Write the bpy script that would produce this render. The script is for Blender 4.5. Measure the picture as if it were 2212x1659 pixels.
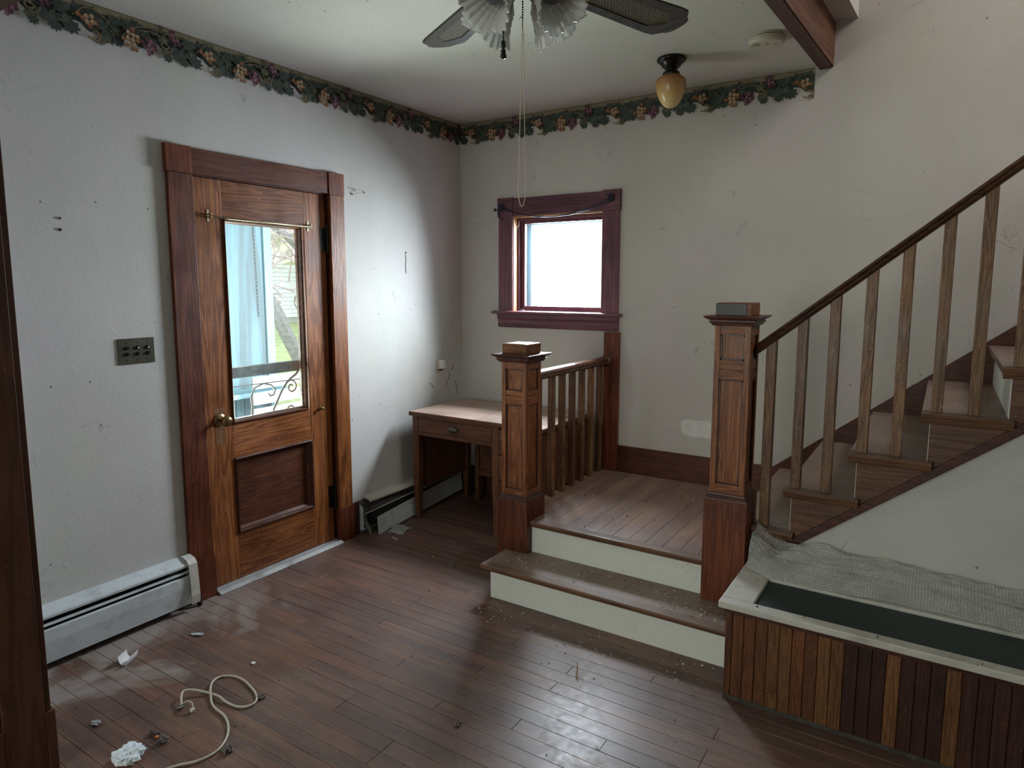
import bpy, math, random
from mathutils import Vector, Matrix
from math import sin, cos, pi
random.seed(7)
S = bpy.context.scene
C = S.collection
for o in list(bpy.data.objects):
    bpy.data.objects.remove(o, do_unlink=True)

# ------------------------------------------------------------------ camera, world, lights, exposure
cam_d = bpy.data.cameras.new('camera'); cam = bpy.data.objects.new('camera', cam_d); C.objects.link(cam)
cam_d.sensor_width = 36.0; cam_d.lens = 36.0 * 1449.02 / 2212.0; cam_d.shift_y = -37.08 / 2212.0
cam_d.clip_start = .02; cam_d.clip_end = 200
r_ = Vector((0.840112705, 0.542411445, 0.00068386)); u_ = Vector((-0.06630294, 0.10144167, 0.99262959)); f_ = Vector((-0.53834428, 0.83396607, -0.12118591))
M = Matrix(((r_.x, u_.x, -f_.x, 2.96708913), (r_.y, u_.y, -f_.y, -3.91985278), (r_.z, u_.z, -f_.z, 1.52528854), (0, 0, 0, 1)))
cam.matrix_world = M
S.camera = cam

W = bpy.data.worlds.new('overcast_sky'); S.world = W; W.use_nodes = True
nt = W.node_tree; nt.nodes.clear()
wo = nt.nodes.new('ShaderNodeOutputWorld'); bg = nt.nodes.new('ShaderNodeBackground')
bg.inputs[0].default_value = (.86, .93, 1.0, 1); bg.inputs[1].default_value = 2.6
nt.links.new(bg.outputs[0], wo.inputs[0])

def area(name, loc, aim, sx, sy, power, col):
    d = bpy.data.lights.new(name, 'AREA'); d.shape = 'RECTANGLE'; d.size = sx; d.size_y = sy; d.energy = power; d.color = col
    o = bpy.data.objects.new(name, d); C.objects.link(o); o.location = loc
    o.rotation_euler = (Vector(aim) - Vector(loc)).to_track_quat('-Z', 'Y').to_euler(); return o
# bright overcast daylight standing just outside the little window, and unseen fill lights added in the room behind and upstairs
area('window_daylight', (.80, .75, 1.95), (.80, -.4, 1.40), 1.5, 1.3, 560, (.84, .91, 1.0))
area('back_room_fill', (1.6, -7.30, 1.5), (1.7, -3, 1.2), 1.8, 1.4, 50, (.93, 1.0, .92))  # unseen fill, added for the light on the risers from behind
area('back_room_side_fill', (.12, -5.4, 1.45), (4, -5.2, 1.0), 1.5, 1.3, 18, (.93, 1.0, .92))  # second unseen fill added in the room behind
area('upstairs_fill', (4.6, -.95, 4.3), (2.2, -.0, 1.7), 1.0, 1.0, 42, (1.0, .98, .96))  # unseen light added to brighten the window wall
area('door_daylight', (-.62, -1.65, .95), (1.5, -1.75, 2.3), .7, 1.2, 60, (.86, 1.0, .86))
S.view_settings.view_transform = 'Standard'; S.view_settings.look = 'None'
S.view_settings.exposure = 0.42; S.view_settings.gamma = 1.0; S.view_settings.use_curve_mapping = False
try:
    S.cycles.max_bounces = 10; S.cycles.diffuse_bounces = 5; S.cycles.sample_clamp_indirect = 6; S.cycles.use_denoising = True
    S.cycles.caustics_reflective = False; S.cycles.caustics_refractive = False
except Exception: pass

# ------------------------------------------------------------------ mesh helpers
class MB:
    def __init__(s): s.v = []; s.f = []; s.c = []; s.col = None
    def add(s, vs, fs):
        n = len(s.v); s.v += [tuple(p) for p in vs]
        for f in fs: s.f.append(tuple(i + n for i in f)); s.c.append(s.col)
        return s
    def box(s, x0, x1, y0, y1, z0, z1):
        return s.add([(x0,y0,z0),(x1,y0,z0),(x1,y1,z0),(x0,y1,z0),(x0,y0,z1),(x1,y0,z1),(x1,y1,z1),(x0,y1,z1)],
                     [(0,3,2,1),(4,5,6,7),(0,1,5,4),(1,2,6,5),(2,3,7,6),(3,0,4,7)])
    def prism(s, pts, ax, a, b):
        """polygon pts in the two other axes extruded along ax from a to b"""
        n = len(pts)
        def P(p, t):
            if ax == 'x': return (t, p[0], p[1])
            if ax == 'y': return (p[0], t, p[1])
            return (p[0], p[1], t)
        vs = [P(p, a) for p in pts] + [P(p, b) for p in pts]
        fs = [tuple(range(n))[::-1], tuple(range(n, 2*n))] + [(i, (i+1) % n, n + (i+1) % n, n + i) for i in range(n)]
        return s.add(vs, fs)
    def stack(s, cx, cy, levels):
        """square frustums: levels = [(z, half)]"""
        vs = []
        for z, h in levels:
            vs += [(cx-h,cy-h,z),(cx+h,cy-h,z),(cx+h,cy+h,z),(cx-h,cy+h,z)]
        fs = [(3,2,1,0)]
        for k in range(len(levels)-1):
            for i in range(4):
                j = (i+1) % 4; fs.append((4*k+i, 4*k+j, 4*k+4+j, 4*k+4+i))
        e = 4*(len(levels)-1); fs.append((e, e+1, e+2, e+3))
        return s.add(vs, fs)
    def lathe(s, cx, cy, prof, n=28, m=None, cap=True):
        """prof = [(r, z)] around vertical axis; m optional matrix"""
        vs = []
        for r, z in prof:
            for i in range(n):
                a = 2*pi*i/n; vs.append(Vector((r*cos(a), r*sin(a), z)))
        if m is None: vs = [(p.x+cx, p.y+cy, p.z) for p in vs]
        else: vs = [tuple(m @ p) for p in vs]
        fs = []
        for k in range(len(prof)-1):
            for i in range(n):
                j = (i+1) % n; fs.append((k*n+i, k*n+j, (k+1)*n+j, (k+1)*n+i))
        if cap: fs.append(tuple(range(n))[::-1]); fs.append(tuple(range((len(prof)-1)*n, len(prof)*n)))
        return s.add(vs, fs)
    def tube(s, pts, r, n=8, closed=False):
        pts = [Vector(p) for p in pts]; m = len(pts); vs = []
        up = Vector((0.13, .21, 1)).normalized(); prev = None
        for i in range(m):
            a = pts[max(i-1, 0)] if not closed else pts[(i-1) % m]
            b = pts[min(i+1, m-1)] if not closed else pts[(i+1) % m]
            t = (b - a); t = t.normalized() if t.length > 1e-9 else Vector((0,0,1))
            if prev is None: x = t.cross(up); x = x.normalized() if x.length > 1e-4 else Vector((1,0,0))
            else:
                x = prev - t * prev.dot(t); x = x.normalized() if x.length > 1e-6 else t.orthogonal().normalized()
            prev = x; y = t.cross(x); rr = r[i] if isinstance(r, (list, tuple)) else r
            for k in range(n):
                q = 2*pi*k/n; vs.append(tuple(pts[i] + x*cos(q)*rr + y*sin(q)*rr))
        fs = []
        for i in range(m if closed else m-1):
            j = (i+1) % m
            for k in range(n): l = (k+1) % n; fs.append((i*n+k, i*n+l, j*n+l, j*n+k))
        if not closed: fs.append(tuple(range(n))[::-1]); fs.append(tuple(range((m-1)*n, m*n)))
        return s.add(vs, fs)
    def mesh(s, name, mat, smooth=False):
        me = bpy.data.meshes.new(name); me.from_pydata(s.v, [], s.f); me.update()
        if mat: me.materials.append(mat)
        if any(c is not None for c in s.c):
            ca = me.color_attributes.new('Col', 'FLOAT_COLOR', 'CORNER'); i = 0
            for p in me.polygons:
                c = s.c[p.index] or (1,1,1)
                for _ in range(p.loop_total): ca.data[i].color = (c[0], c[1], c[2], 1); i += 1
        if smooth:
            for p in me.polygons: p.use_smooth = True
        return me
    def build(s, name, mat, parent=None, bevel=0.0, smooth=False, seg=2):
        o = bpy.data.objects.new(name, s.mesh(name, mat, smooth)); C.objects.link(o)
        if parent: attach(o, parent)
        if bevel:
            m = o.modifiers.new('edge', 'BEVEL'); m.width = bevel; m.segments = seg; m.limit_method = 'ANGLE'; m.angle_limit = .6
        return o
def wm(o):
    m = Matrix.Translation(o.location) @ o.rotation_euler.to_matrix().to_4x4()
    return (wm(o.parent) @ o.matrix_parent_inverse @ m) if o.parent else m
def attach(o, p):
    o.parent = p; o.matrix_parent_inverse = wm(p).inverted()
def tag(o, label=None, cat=None, group=None, kind=None):
    if label: o['label'] = label
    if cat: o['category'] = cat
    if group: o['group'] = group
    if kind: o['kind'] = kind
    return o
def empty(name, loc, label=None, cat=None, group=None, kind=None, parent=None):
    o = bpy.data.objects.new(name, None); C.objects.link(o); o.location = loc; o.empty_display_size = .05
    if parent: attach(o, parent)
    return tag(o, label, cat, group, kind)
def box(name, mat, parent, x0, x1, y0, y1, z0, z1, bevel=0.0):
    return MB().box(x0, x1, y0, y1, z0, z1).build(name, mat, parent, bevel)

# ------------------------------------------------------------------ materials
def newmat(name):
    m = bpy.data.materials.new(name); m.use_nodes = True; t = m.node_tree
    return m, t, t.nodes['Principled BSDF']
def N(t, kind, **kw):
    n = t.nodes.new(kind)
    for k, v in kw.items():
        if k.startswith('i_'):
            key = k[2:]; n.inputs[int(key) if key.isdigit() else key].default_value = v
        else: setattr(n, k, v)
    return n
def ramp(t, fac, stops):
    r = t.nodes.new('ShaderNodeValToRGB'); cr = r.color_ramp
    while len(cr.elements) < len(stops): cr.elements.new(.5)
    for e, (p, c) in zip(cr.elements, stops):
        e.position = p; e.color = (c[0], c[1], c[2], 1) if isinstance(c, (tuple, list)) else (c, c, c, 1)
    t.links.new(fac, r.inputs[0]); return r.outputs[0]
def mix(t, fac, a, b, mode='MIX'):
    m = t.nodes.new('ShaderNodeMix'); m.data_type = 'RGBA'; m.blend_type = mode
    for sock, v in ((m.inputs[0], fac), (m.inputs[6], a), (m.inputs[7], b)):
        if isinstance(v, (int, float)): sock.default_value = v
        elif isinstance(v, tuple): sock.default_value = (v[0], v[1], v[2], 1)
        else: t.links.new(v, sock)
    return m.outputs[2]
def coords(t, scale, rnd=True, loc=(0,0,0)):
    tc = t.nodes.new('ShaderNodeTexCoord'); v = tc.outputs['Object']
    if rnd:
        oi = t.nodes.new('ShaderNodeObjectInfo'); mu = N(t, 'ShaderNodeVectorMath', operation='SCALE'); cx = t.nodes.new('ShaderNodeCombineXYZ')
        for k in range(3): t.links.new(oi.outputs['Random'], cx.inputs[k])
        t.links.new(cx.outputs[0], mu.inputs[0]); mu.inputs['Scale'].default_value = 23.0
        ad = N(t, 'ShaderNodeVectorMath', operation='ADD'); t.links.new(v, ad.inputs[0]); t.links.new(mu.outputs[0], ad.inputs[1]); v = ad.outputs[0]
    mp = t.nodes.new('ShaderNodeMapping'); mp.inputs['Scale'].default_value = scale; mp.inputs['Location'].default_value = loc
    t.links.new(v, mp.inputs[0]); return mp.outputs[0]
def noise(t, vec, sc, det=4, rough=.5, dist=0):
    n = N(t, 'ShaderNodeTexNoise', i_Scale=sc, i_Detail=det, i_Roughness=rough, i_Distortion=dist)
    t.links.new(vec, n.inputs['Vector']); return n.outputs[0]
def bump(t, b, h, strength, dist=.01):
    n = N(t, 'ShaderNodeBump', i_Strength=strength, i_Distance=dist); t.links.new(h, n.inputs['Height']); t.links.new(n.outputs[0], b.inputs['Normal'])

def wood(name, dark, mid, light, axis='z', rough=.38, fig=1.0, dust=None, dustamt=0.0, var=.25, scratch=.5, coat=.0):
    m, t, b = newmat(name)
    sc = {'x': (.9, 14, 14), 'y': (14, .9, 14), 'z': (14, 14, .9)}[axis]
    fine = {'x': (5, 220, 220), 'y': (220, 5, 220), 'z': (220, 220, 5)}[axis]
    v = coords(t, sc); v2 = coords(t, fine)
    n0 = noise(t, v, 1.1 * fig, 3, .55, .6)
    wv = N(t, 'ShaderNodeMath', operation='MULTIPLY', i_1=9.0); t.links.new(n0, wv.inputs[0])
    fr = N(t, 'ShaderNodeMath', operation='PINGPONG', i_1=.5); t.links.new(wv.outputs[0], fr.inputs[0])
    f2 = noise(t, v2, 1.0, 2, .6)
    ad = N(t, 'ShaderNodeMath', operation='MULTIPLY_ADD', i_1=.45, i_2=-.12); t.links.new(f2, ad.inputs[0])
    sm = N(t, 'ShaderNodeMath', operation='ADD'); t.links.new(fr.outputs[0], sm.inputs[0]); t.links.new(ad.outputs[0], sm.inputs[1])
    col = ramp(t, sm.outputs[0], [(.02, tuple(a*.7+c*.3 for a, c in zip(dark, mid))), (.30, mid), (.62, tuple(a*.75+c*.25 for a, c in zip(light, mid)))])
    big = noise(t, coords(t, (2.2, 2.2, 2.2)), 1.6, 4, .6)
    col = mix(t, ramp(t, big, [(.35, .65), (.7, 0)]), col, tuple(c*.5 for c in dark), 'MIX') if False else mix(t, 1.0, col, ramp(t, big, [(.3, .62), (.65, 1.08)]), 'MULTIPLY')
    if var:
        oi = t.nodes.new('ShaderNodeObjectInfo'); col = mix(t, 1.0, col, ramp(t, oi.outputs['Random'], [(0, 1-var), (1, 1+var*.7)]), 'MULTIPLY')
    if scratch:
        sn = noise(t, coords(t, (60, 60, 22)), 1.3, 2, .9, 2.5)
        col = mix(t, ramp(t, sn, [(.655, 0), (.69, scratch)]), col, tuple(min(1, c*2.2+.05) for c in light))
    if dust:
        dn = noise(t, coords(t, (1, 1, 1), False), 4.0, 6, .62)
        g = t.nodes.new('ShaderNodeNewGeometry'); sx = t.nodes.new('ShaderNodeSeparateXYZ'); t.links.new(g.outputs['Normal'], sx.inputs[0])
        up = ramp(t, sx.outputs['Z'], [(.6, 0), (.9, 1)])
        d = mix(t, 1.0, ramp(t, dn, [(.3, dustamt*.35), (.7, dustamt)]), up, 'MULTIPLY')
        col = mix(t, d, col, dust)
    t.links.new(col, b.inputs['Base Color'])
    rn = ramp(t, big, [(.3, rough*.8), (.7, min(1, rough*1.5))]); t.links.new(rn, b.inputs['Roughness'])
    b.inputs['Specular IOR Level'].default_value = .36
    if coat: b.inputs['Coat Weight'].default_value = coat; b.inputs['Coat Roughness'].default_value = .25
    bump(t, b, sm.outputs[0], .18, .002)
    return m

def plaster(name, base, stain=(.33,.32,.30), amt=.5, specks=True, cracks=True, rough=.75, spec=.3):
    m, t, b = newmat(name); v = coords(t, (1,1,1), False)
    n1 = noise(t, v, 1.3, 6, .62, .4); n2 = noise(t, coords(t, (3.2, 3.2, .8), False), 1.0, 5, .6)
    col = mix(t, ramp(t, n1, [(.32, amt*.55), (.62, 0)]), base, stain)
    col = mix(t, ramp(t, n2, [(.36, amt*.45), (.6, 0)]), col, tuple(c*.72 for c in base))
    warm = noise(t, coords(t, (1,1,1), False, (4,2,7)), 2.1, 4, .5)
    col = mix(t, ramp(t, warm, [(.45, 0), (.75, .35)]), col, (base[0]*1.0, base[1]*.93, base[2]*.86))
    tint = noise(t, coords(t, (1,1,.7), False, (7,3,9)), 1.7, 4, .6)
    col = mix(t, 1.0, col, ramp(t, tint, [(.32, (1.01, .975, 1.01)), (.5, (1, 1, 1)), (.68, (.985, 1.0, .955))]), 'MULTIPLY')
    fine = noise(t, v, 160, 3, .7)
    col = mix(t, 1.0, col, ramp(t, fine, [(.3, .93), (.7, 1.05)]), 'MULTIPLY')
    if cracks:
        dv = noise(t, v, 7, 4, .6)
        vc = N(t, 'ShaderNodeVectorMath', operation='SCALE'); vc.inputs['Scale'].default_value = .35
        cx = t.nodes.new('ShaderNodeCombineXYZ')
        for k in range(3): t.links.new(dv, cx.inputs[k])
        t.links.new(cx.outputs[0], vc.inputs[0]); ad = N(t, 'ShaderNodeVectorMath', operation='ADD'); t.links.new(v, ad.inputs[0]); t.links.new(vc.outputs[0], ad.inputs[1])
        vo = N(t, 'ShaderNodeTexVoronoi', feature='DISTANCE_TO_EDGE', i_Scale=3.3); t.links.new(ad.outputs[0], vo.inputs['Vector'])
        ln = ramp(t, vo.outputs[0], [(.004, 1), (.011, 0)])
        mk = ramp(t, noise(t, coords(t, (1,1,1), False, (9,1,3)), 3.0, 3, .6), [(.57, 0), (.65, .42)])
        col = mix(t, mix(t, 1.0, ln, mk, 'MULTIPLY'), col, (.16, .15, .14))
    if specks:
        vo = N(t, 'ShaderNodeTexVoronoi', i_Scale=14.0, i_Randomness=1.0); t.links.new(v, vo.inputs['Vector'])
        sp = ramp(t, vo.outputs['Distance'], [(.05, 1), (.085, 0)])
        mk = ramp(t, noise(t, coords(t, (1,1,1), False, (2,8,3)), 1.9, 3, .6), [(.50, 0), (.57, .8)])
        col = mix(t, mix(t, 1.0, sp, mk, 'MULTIPLY'), col, (.12, .10, .08))
    t.links.new(col, b.inputs['Base Color']); b.inputs['Roughness'].default_value = rough; b.inputs['Specular IOR Level'].default_value = spec
    bump(t, b, noise(t, v, 55, 5, .65), .22, .004)
    return m

def plain(name, c, rough=.5, metal=0, spec=.5, nz=0.12, nsc=30, bmp=0, trans=0, dirt=None, dirtamt=0, dirtsc=8):
    m, t, b = newmat(name); v = coords(t, (1,1,1))
    col = mix(t, 1.0, c, ramp(t, noise(t, v, nsc, 4, .6), [(.3, 1-nz), (.7, 1+nz)]), 'MULTIPLY')
    if dirt: col = mix(t, ramp(t, noise(t, v, dirtsc, 6, .7), [(.52, 0), (.68, dirtamt)]), col, dirt)
    t.links.new(col, b.inputs['Base Color']); b.inputs['Roughness'].default_value = rough; b.inputs['Metallic'].default_value = metal
    b.inputs['Specular IOR Level'].default_value = spec
    if trans: b.inputs['Transmission Weight'].default_value = trans
    if bmp: bump(t, b, noise(t, v, nsc*2, 4, .6), bmp, .003)
    return m

def speckled(name, c, mark, patch_sc, lo, hi, rough=.6):
    """painted riser: fine dark scuffs"""
    m, t, b = newmat(name); v = coords(t, (1, 1, 1), False)
    n = noise(t, v, patch_sc, 5, .7); f = noise(t, coords(t, (90, 90, 55), False), 1.6, 3, .75)
    a = N(t, 'ShaderNodeMath', operation='MULTIPLY'); t.links.new(ramp(t, n, [(.50, .06), (.68, 1)]), a.inputs[0]); t.links.new(ramp(t, f, [(lo, 0), (hi, 1)]), a.inputs[1])
    vo = N(t, 'ShaderNodeTexVoronoi', i_Scale=55.0); t.links.new(v, vo.inputs['Vector'])
    sp = mix(t, 1.0, ramp(t, vo.outputs['Distance'], [(.09, .8), (.14, 0)]), ramp(t, n, [(.42, 0), (.5, 1)]), 'MULTIPLY')
    col = mix(t, a.outputs[0], c, mark); col = mix(t, sp, col, mark)
    t.links.new(col, b.inputs['Base Color']); b.inputs['Roughness'].default_value = rough
    return m

DOORW = dict(dark=(.050,.014,.005), mid=(.19,.058,.016), light=(.34,.125,.036))
WV = wood('varnished_fir_vertical', **DOORW, axis='z', fig=.9)
WX = wood('varnished_fir_cross', **DOORW, axis='x', fig=.9)
WY = wood('varnished_fir_long', **DOORW, axis='y', fig=.9)
RV = wood('red_stained_trim_vertical', (.035,.009,.004), (.12,.028,.010), (.19,.052,.018), axis='z', fig=.8)
RX = wood('red_stained_trim_cross', (.028,.007,.004), (.085,.020,.008), (.13,.036,.014), axis='x', fig=.8)
RY = wood('red_stained_trim_long', (.035,.009,.004), (.12,.028,.010), (.19,.052,.018), axis='y', fig=.8)
PV = wood('darker_door_panel', (.025,.008,.005), (.09,.027,.013), (.15,.05,.022), axis='y', fig=1.0, scratch=.8)
OV = wood('oak_post_vertical', (.05,.014,.006), (.19,.058,.019), (.34,.13,.046), axis='z', fig=1.4)
OX = wood('oak_post_cross', (.05,.014,.006), (.19,.058,.019), (.34,.13,.046), axis='x', fig=1.4)
OY = wood('oak_post_long', (.05,.016,.007), (.17,.058,.022), (.29,.12,.05), axis='y', fig=1.4)
CAPM = wood('dark_cap_wood', (.03,.012,.01), (.075,.028,.02), (.12,.05,.035), axis='x', fig=1.0, rough=.3)
BV = wood('worn_baluster_oak', (.04,.016,.007), (.16,.072,.032), (.27,.15,.078), axis='z', fig=1.6, scratch=.6)
HRX = wood('handrail_wood', (.028,.011,.006), (.075,.030,.014), (.12,.055,.026), axis='x', fig=.8, rough=.28)
HRY = wood('handrail_wood_long', (.04,.014,.008), (.11,.038,.018), (.17,.065,.032), axis='y', fig=.8, rough=.25)
TRX = wood('painted_tread_wood', (.11,.055,.034), (.16,.085,.055), (.20,.115,.078), axis='y', fig=.5, rough=.36, dust=(.40,.34,.30), dustamt=.45, var=.06, scratch=.3)
NOSE = wood('tread_nosing_wood', (.085,.036,.016), (.13,.058,.028), (.165,.08,.042), axis='x', fig=.5, rough=.40, dust=(.36,.31,.27), dustamt=.35, var=.05, scratch=.3)
STRG = wood('stringer_wood', (.045,.020,.012), (.12,.052,.028), (.18,.085,.048), axis='x', fig=.9, rough=.45)
DKW = wood('dark_red_base_wood', (.020,.006,.004), (.055,.014,.008), (.085,.026,.014), axis='x', fig=.8)
DESK = wood('desk_wood_vertical', (.04,.014,.008), (.12,.045,.022), (.19,.08,.04), axis='z', fig=1.2, rough=.5)
DESKX = wood('desk_wood_cross', (.05,.018,.010), (.13,.048,.025), (.20,.085,.045), axis='x', fig=1.2, rough=.45)
DTOP = wood('desk_top_wood_glare', (.24,.13,.085), (.31,.175,.12), (.37,.22,.155), axis='x', fig=.6, rough=.42, dust=(.5,.43,.38), dustamt=.5, var=.03, scratch=.1)  # pale pinkish tone has the glare on the top painted in
WIN = wood('window_trim_glare_tinted_red', (.065,.024,.038), (.155,.058,.076), (.22,.090,.115), axis='z', fig=.6, rough=.35, scratch=.1)  # purple cast is window glare painted into the red-brown trim
WINX = wood('window_trim_glare_tinted_red_cross', (.065,.024,.038), (.155,.058,.076), (.22,.090,.115), axis='x', fig=.6, rough=.35, scratch=.1)  # same painted glare tint, grain running across
JAMBL = wood('raw_orange_jamb', (.20,.09,.03), (.38,.19,.08), (.5,.28,.13), axis='z', fig=.6, var=.05)
JDARK = wood('casing_dark_brown', (.035,.013,.006), (.075,.027,.012), (.10,.038,.017), axis='z', fig=.35, rough=.55, var=.05)
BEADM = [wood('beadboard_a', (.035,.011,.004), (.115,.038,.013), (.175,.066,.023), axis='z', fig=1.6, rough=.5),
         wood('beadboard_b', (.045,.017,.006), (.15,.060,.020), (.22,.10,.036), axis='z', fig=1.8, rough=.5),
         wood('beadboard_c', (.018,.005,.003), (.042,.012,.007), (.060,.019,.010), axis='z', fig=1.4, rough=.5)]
WALL = plaster('old_painted_plaster', (.56, .555, .535))
WALLD = plaster('painted_plaster_window_wall', (.56, .53, .495), amt=.45)
CEIL = plaster('ceiling_plaster', (.60, .59, .545), amt=.25, specks=True, cracks=False, rough=.8)
RISER = speckled('pale_green_painted_riser', (.71,.72,.66), (.13,.13,.11), 4.2, .56, .68)
HEATW = plain('heater_enamel', (.56,.60,.62), .45, dirt=(.2,.18,.15), dirtamt=.35, nsc=6, nz=.05, dirtsc=14)
HEATD = plain('heater_dark_inside', (.012,.012,.012), .8)
HEATG = plain('heater_grimy_grey', (.13,.13,.11), .6, dirt=(.03,.03,.02), dirtamt=.7)
HEATC = plain('heater_cream_cap', (.55,.53,.46), .5, dirt=(.2,.17,.12), dirtamt=.3)
BLACK = plain('blackened_metal', (.012,.011,.010), .35, metal=.4)
BRASS = plain('aged_brass', (.28,.20,.09), .28, metal=.9, nz=.3)
DBRASS = plain('dark_bronze_plate', (.085,.078,.058), .42, metal=.6, nz=.25, nsc=12)
PALEM = plain('pale_brass_rod', (.42,.36,.24), .4, metal=.4)
GREENP = plain('dark_green_panel', (.012,.026,.022), .55, nz=.3, nsc=40, bmp=.2)
WHITEP = plain('chipped_white_paint', (.52,.50,.45), .5, dirt=(.16,.13,.10), dirtamt=.35, nsc=8, nz=.06, dirtsc=10)
ALU = plain('scuffed_aluminium_sill', (.42,.42,.42), .45, metal=.3, dirt=(.1,.09,.08), dirtamt=.6, nsc=18, nz=.2)
CREAM = plain('aged_cream_plastic', (.50,.46,.36), .5, nz=.05)
WHITEPL = plain('white_plastic', (.62,.62,.56), .4, nz=.04)
PAPER = plain('paper_white', (.66,.63,.64), .8, nz=.08)
PAPERG = plain('paper_grimy', (.27,.28,.27), .8, nz=.2, bmp=.3)
TISSUE = plain('tissue_paper', (.68,.74,.80), .9, nz=.05, bmp=.4)
CABLE = plain('beige_cable', (.46,.42,.34), .5, nz=.1)
BLUEP = plain('pale_blue_paint', (.22,.42,.50), .6, nz=.12, nsc=5, dirt=(.16,.19,.19), dirtamt=.5, dirtsc=5)
STRING = plain('pale_string', (.50,.43,.32), .8)
CORDM = plain('navy_cord', (.018,.018,.040), .5)
FANW = wood('weathered_fan_blade', (.028,.021,.014), (.055,.044,.031), (.085,.070,.052), axis='x', fig=.8, rough=.9, scratch=.2)
CANE = plain('cane_webbing', (.24,.19,.12), .8, nz=.3, nsc=200)
CANEB = plain('cane_backing', (.020,.016,.012), .8)
DUSTB = plain('dust_lint', (.13,.12,.11), 1.0, nz=.4)
CRUMB = plain('plaster_crumb', (.42,.40,.34), .9, nz=.4)
CRUMBD = plain('dark_crumb', (.04,.03,.025), .9, nz=.4)

def floorboard(name, base, dustc, dustamt, rough, along='x'):
    m, t, b = newmat(name)
    sc = (1.2, 26, 26) if along == 'x' else (26, 1.2, 26)
    v = coords(t, sc); n = noise(t, v, 1.5, 4, .6, .4)
    col = ramp(t, n, [(.3, tuple(c*.55 for c in base)), (.5, base), (.7, tuple(c*1.35 for c in base))])
    oi = t.nodes.new('ShaderNodeObjectInfo')
    col = mix(t, 1.0, col, ramp(t, oi.outputs['Random'], [(0, (.72,.70,.76)), (.5, (.95,.93,.97)), (.8, (1.12, 1.08, 1.02)), (1, (1.35,1.22,1.0))]), 'MULTIPLY')
    ge = t.nodes.new('ShaderNodeNewGeometry')
    def wc(scale=(1,1,1), loc=(0,0,0)):
        mp = t.nodes.new('ShaderNodeMapping'); mp.inputs['Scale'].default_value = scale; mp.inputs['Location'].default_value = loc; t.links.new(ge.outputs['Position'], mp.inputs[0]); return mp.outputs[0]
    w = wc()
    wear = noise(t, wc((.9, 3.2, 1) if along == 'x' else (3.2, .9, 1)), 2.4, 5, .65, .5)
    if along == 'x':   # rubbed board edges
        so = t.nodes.new('ShaderNodeSeparateXYZ'); tc_ = t.nodes.new('ShaderNodeTexCoord'); t.links.new(tc_.outputs['Object'], so.inputs[0])
        ee = N(t, 'ShaderNodeMath', operation='ABSOLUTE'); e0 = N(t, 'ShaderNodeMath', operation='SUBTRACT', i_1=.033); t.links.new(so.outputs['Y'], e0.inputs[0]); t.links.new(e0.outputs[0], ee.inputs[0])
        col = mix(t, mix(t, 1.0, ramp(t, ee.outputs[0], [(.024, 0), (.032, .75)]), ramp(t, noise(t, wc((.8, 2.0, 1), (3,1,0)), 2.2, 4, .6), [(.46, 0), (.62, 1)]), 'MULTIPLY'), col, (.27, .14, .07))
    col = mix(t, ramp(t, wear, [(.50, 0), (.74, .6)]), col, (base[0]*2.3, base[1]*2.3, base[2]*1.7))
    d1 = noise(t, w, 2.2, 7, .68, .3); d2 = noise(t, wc((1,1,1), (5,5,5)), 38, 5, .7)
    da = mix(t, 1.0, ramp(t, d1, [(.34, dustamt*.3), (.66, dustamt)]), ramp(t, d2, [(.3, .45), (.65, 1.1)]), 'MULTIPLY')
    # thick dust by the door wall: a drift with smeared edges
    sx = t.nodes.new('ShaderNodeSeparateXYZ'); t.links.new(w, sx.inputs[0])
    nx = noise(t, wc((1,1,1), (1,7,0)), 2.3, 6, .62, 1.2)
    ax = N(t, 'ShaderNodeMath', operation='MULTIPLY_ADD', i_1=.42); t.links.new(sx.outputs['X'], ax.inputs[0]); t.links.new(nx, ax.inputs[2])
    drift = ramp(t, ax.outputs[0], [(.50, .95), (.66, 0)])
    sy = N(t, 'ShaderNodeMath', operation='LESS_THAN', i_1=-1.9); t.links.new(sx.outputs['Y'], sy.inputs[0])
    dm = N(t, 'ShaderNodeMath', operation='MULTIPLY'); t.links.new(drift, dm.inputs[0])
    yr = N(t, 'ShaderNodeMapRange', i_1=-1.75, i_2=-2.15, i_3=.25, i_4=1.0); t.links.new(sx.outputs['Y'], yr.inputs[0]); t.links.new(yr.outputs[0], dm.inputs[1])
    tot = N(t, 'ShaderNodeMath', operation='MAXIMUM'); t.links.new(da, tot.inputs[0]); t.links.new(dm.outputs[0], tot.inputs[1])
    if along != 'x': tot = N(t, 'ShaderNodeMath', operation='MULTIPLY', i_1=1.0); t.links.new(da, tot.inputs[0])
    col = mix(t, tot.outputs[0], col, dustc)
    fs = N(t, 'ShaderNodeTexVoronoi', i_Scale=34.0); t.links.new(w, fs.inputs['Vector'])
    spk = mix(t, 1.0, ramp(t, fs.outputs['Distance'], [(.05, .9), (.085, 0)]), ramp(t, noise(t, w, 3.1, 3, .6), [(.47, 0), (.56, 1)]), 'MULTIPLY')
    col = mix(t, spk, col, (.36, .33, .30))
    t.links.new(col, b.inputs['Base Color'])
    rr = N(t, 'ShaderNodeMath', operation='MULTIPLY_ADD', i_1=.55, i_2=rough); t.links.new(tot.outputs[0], rr.inputs[0])
    r2 = N(t, 'ShaderNodeMath', operation='MULTIPLY_ADD', i_1=.16); t.links.new(d2, r2.inputs[0]); t.links.new(rr.outputs[0], r2.inputs[2]); t.links.new(r2.outputs[0], b.inputs['Roughness'])
    b.inputs['Specular IOR Level'].default_value = .5
    bump(t, b, n, .12, .002)
    return m
FLOORM = floorboard('stained_floorboard', (.105, .045, .029), (.27,.225,.20), .32, .25)
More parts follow.
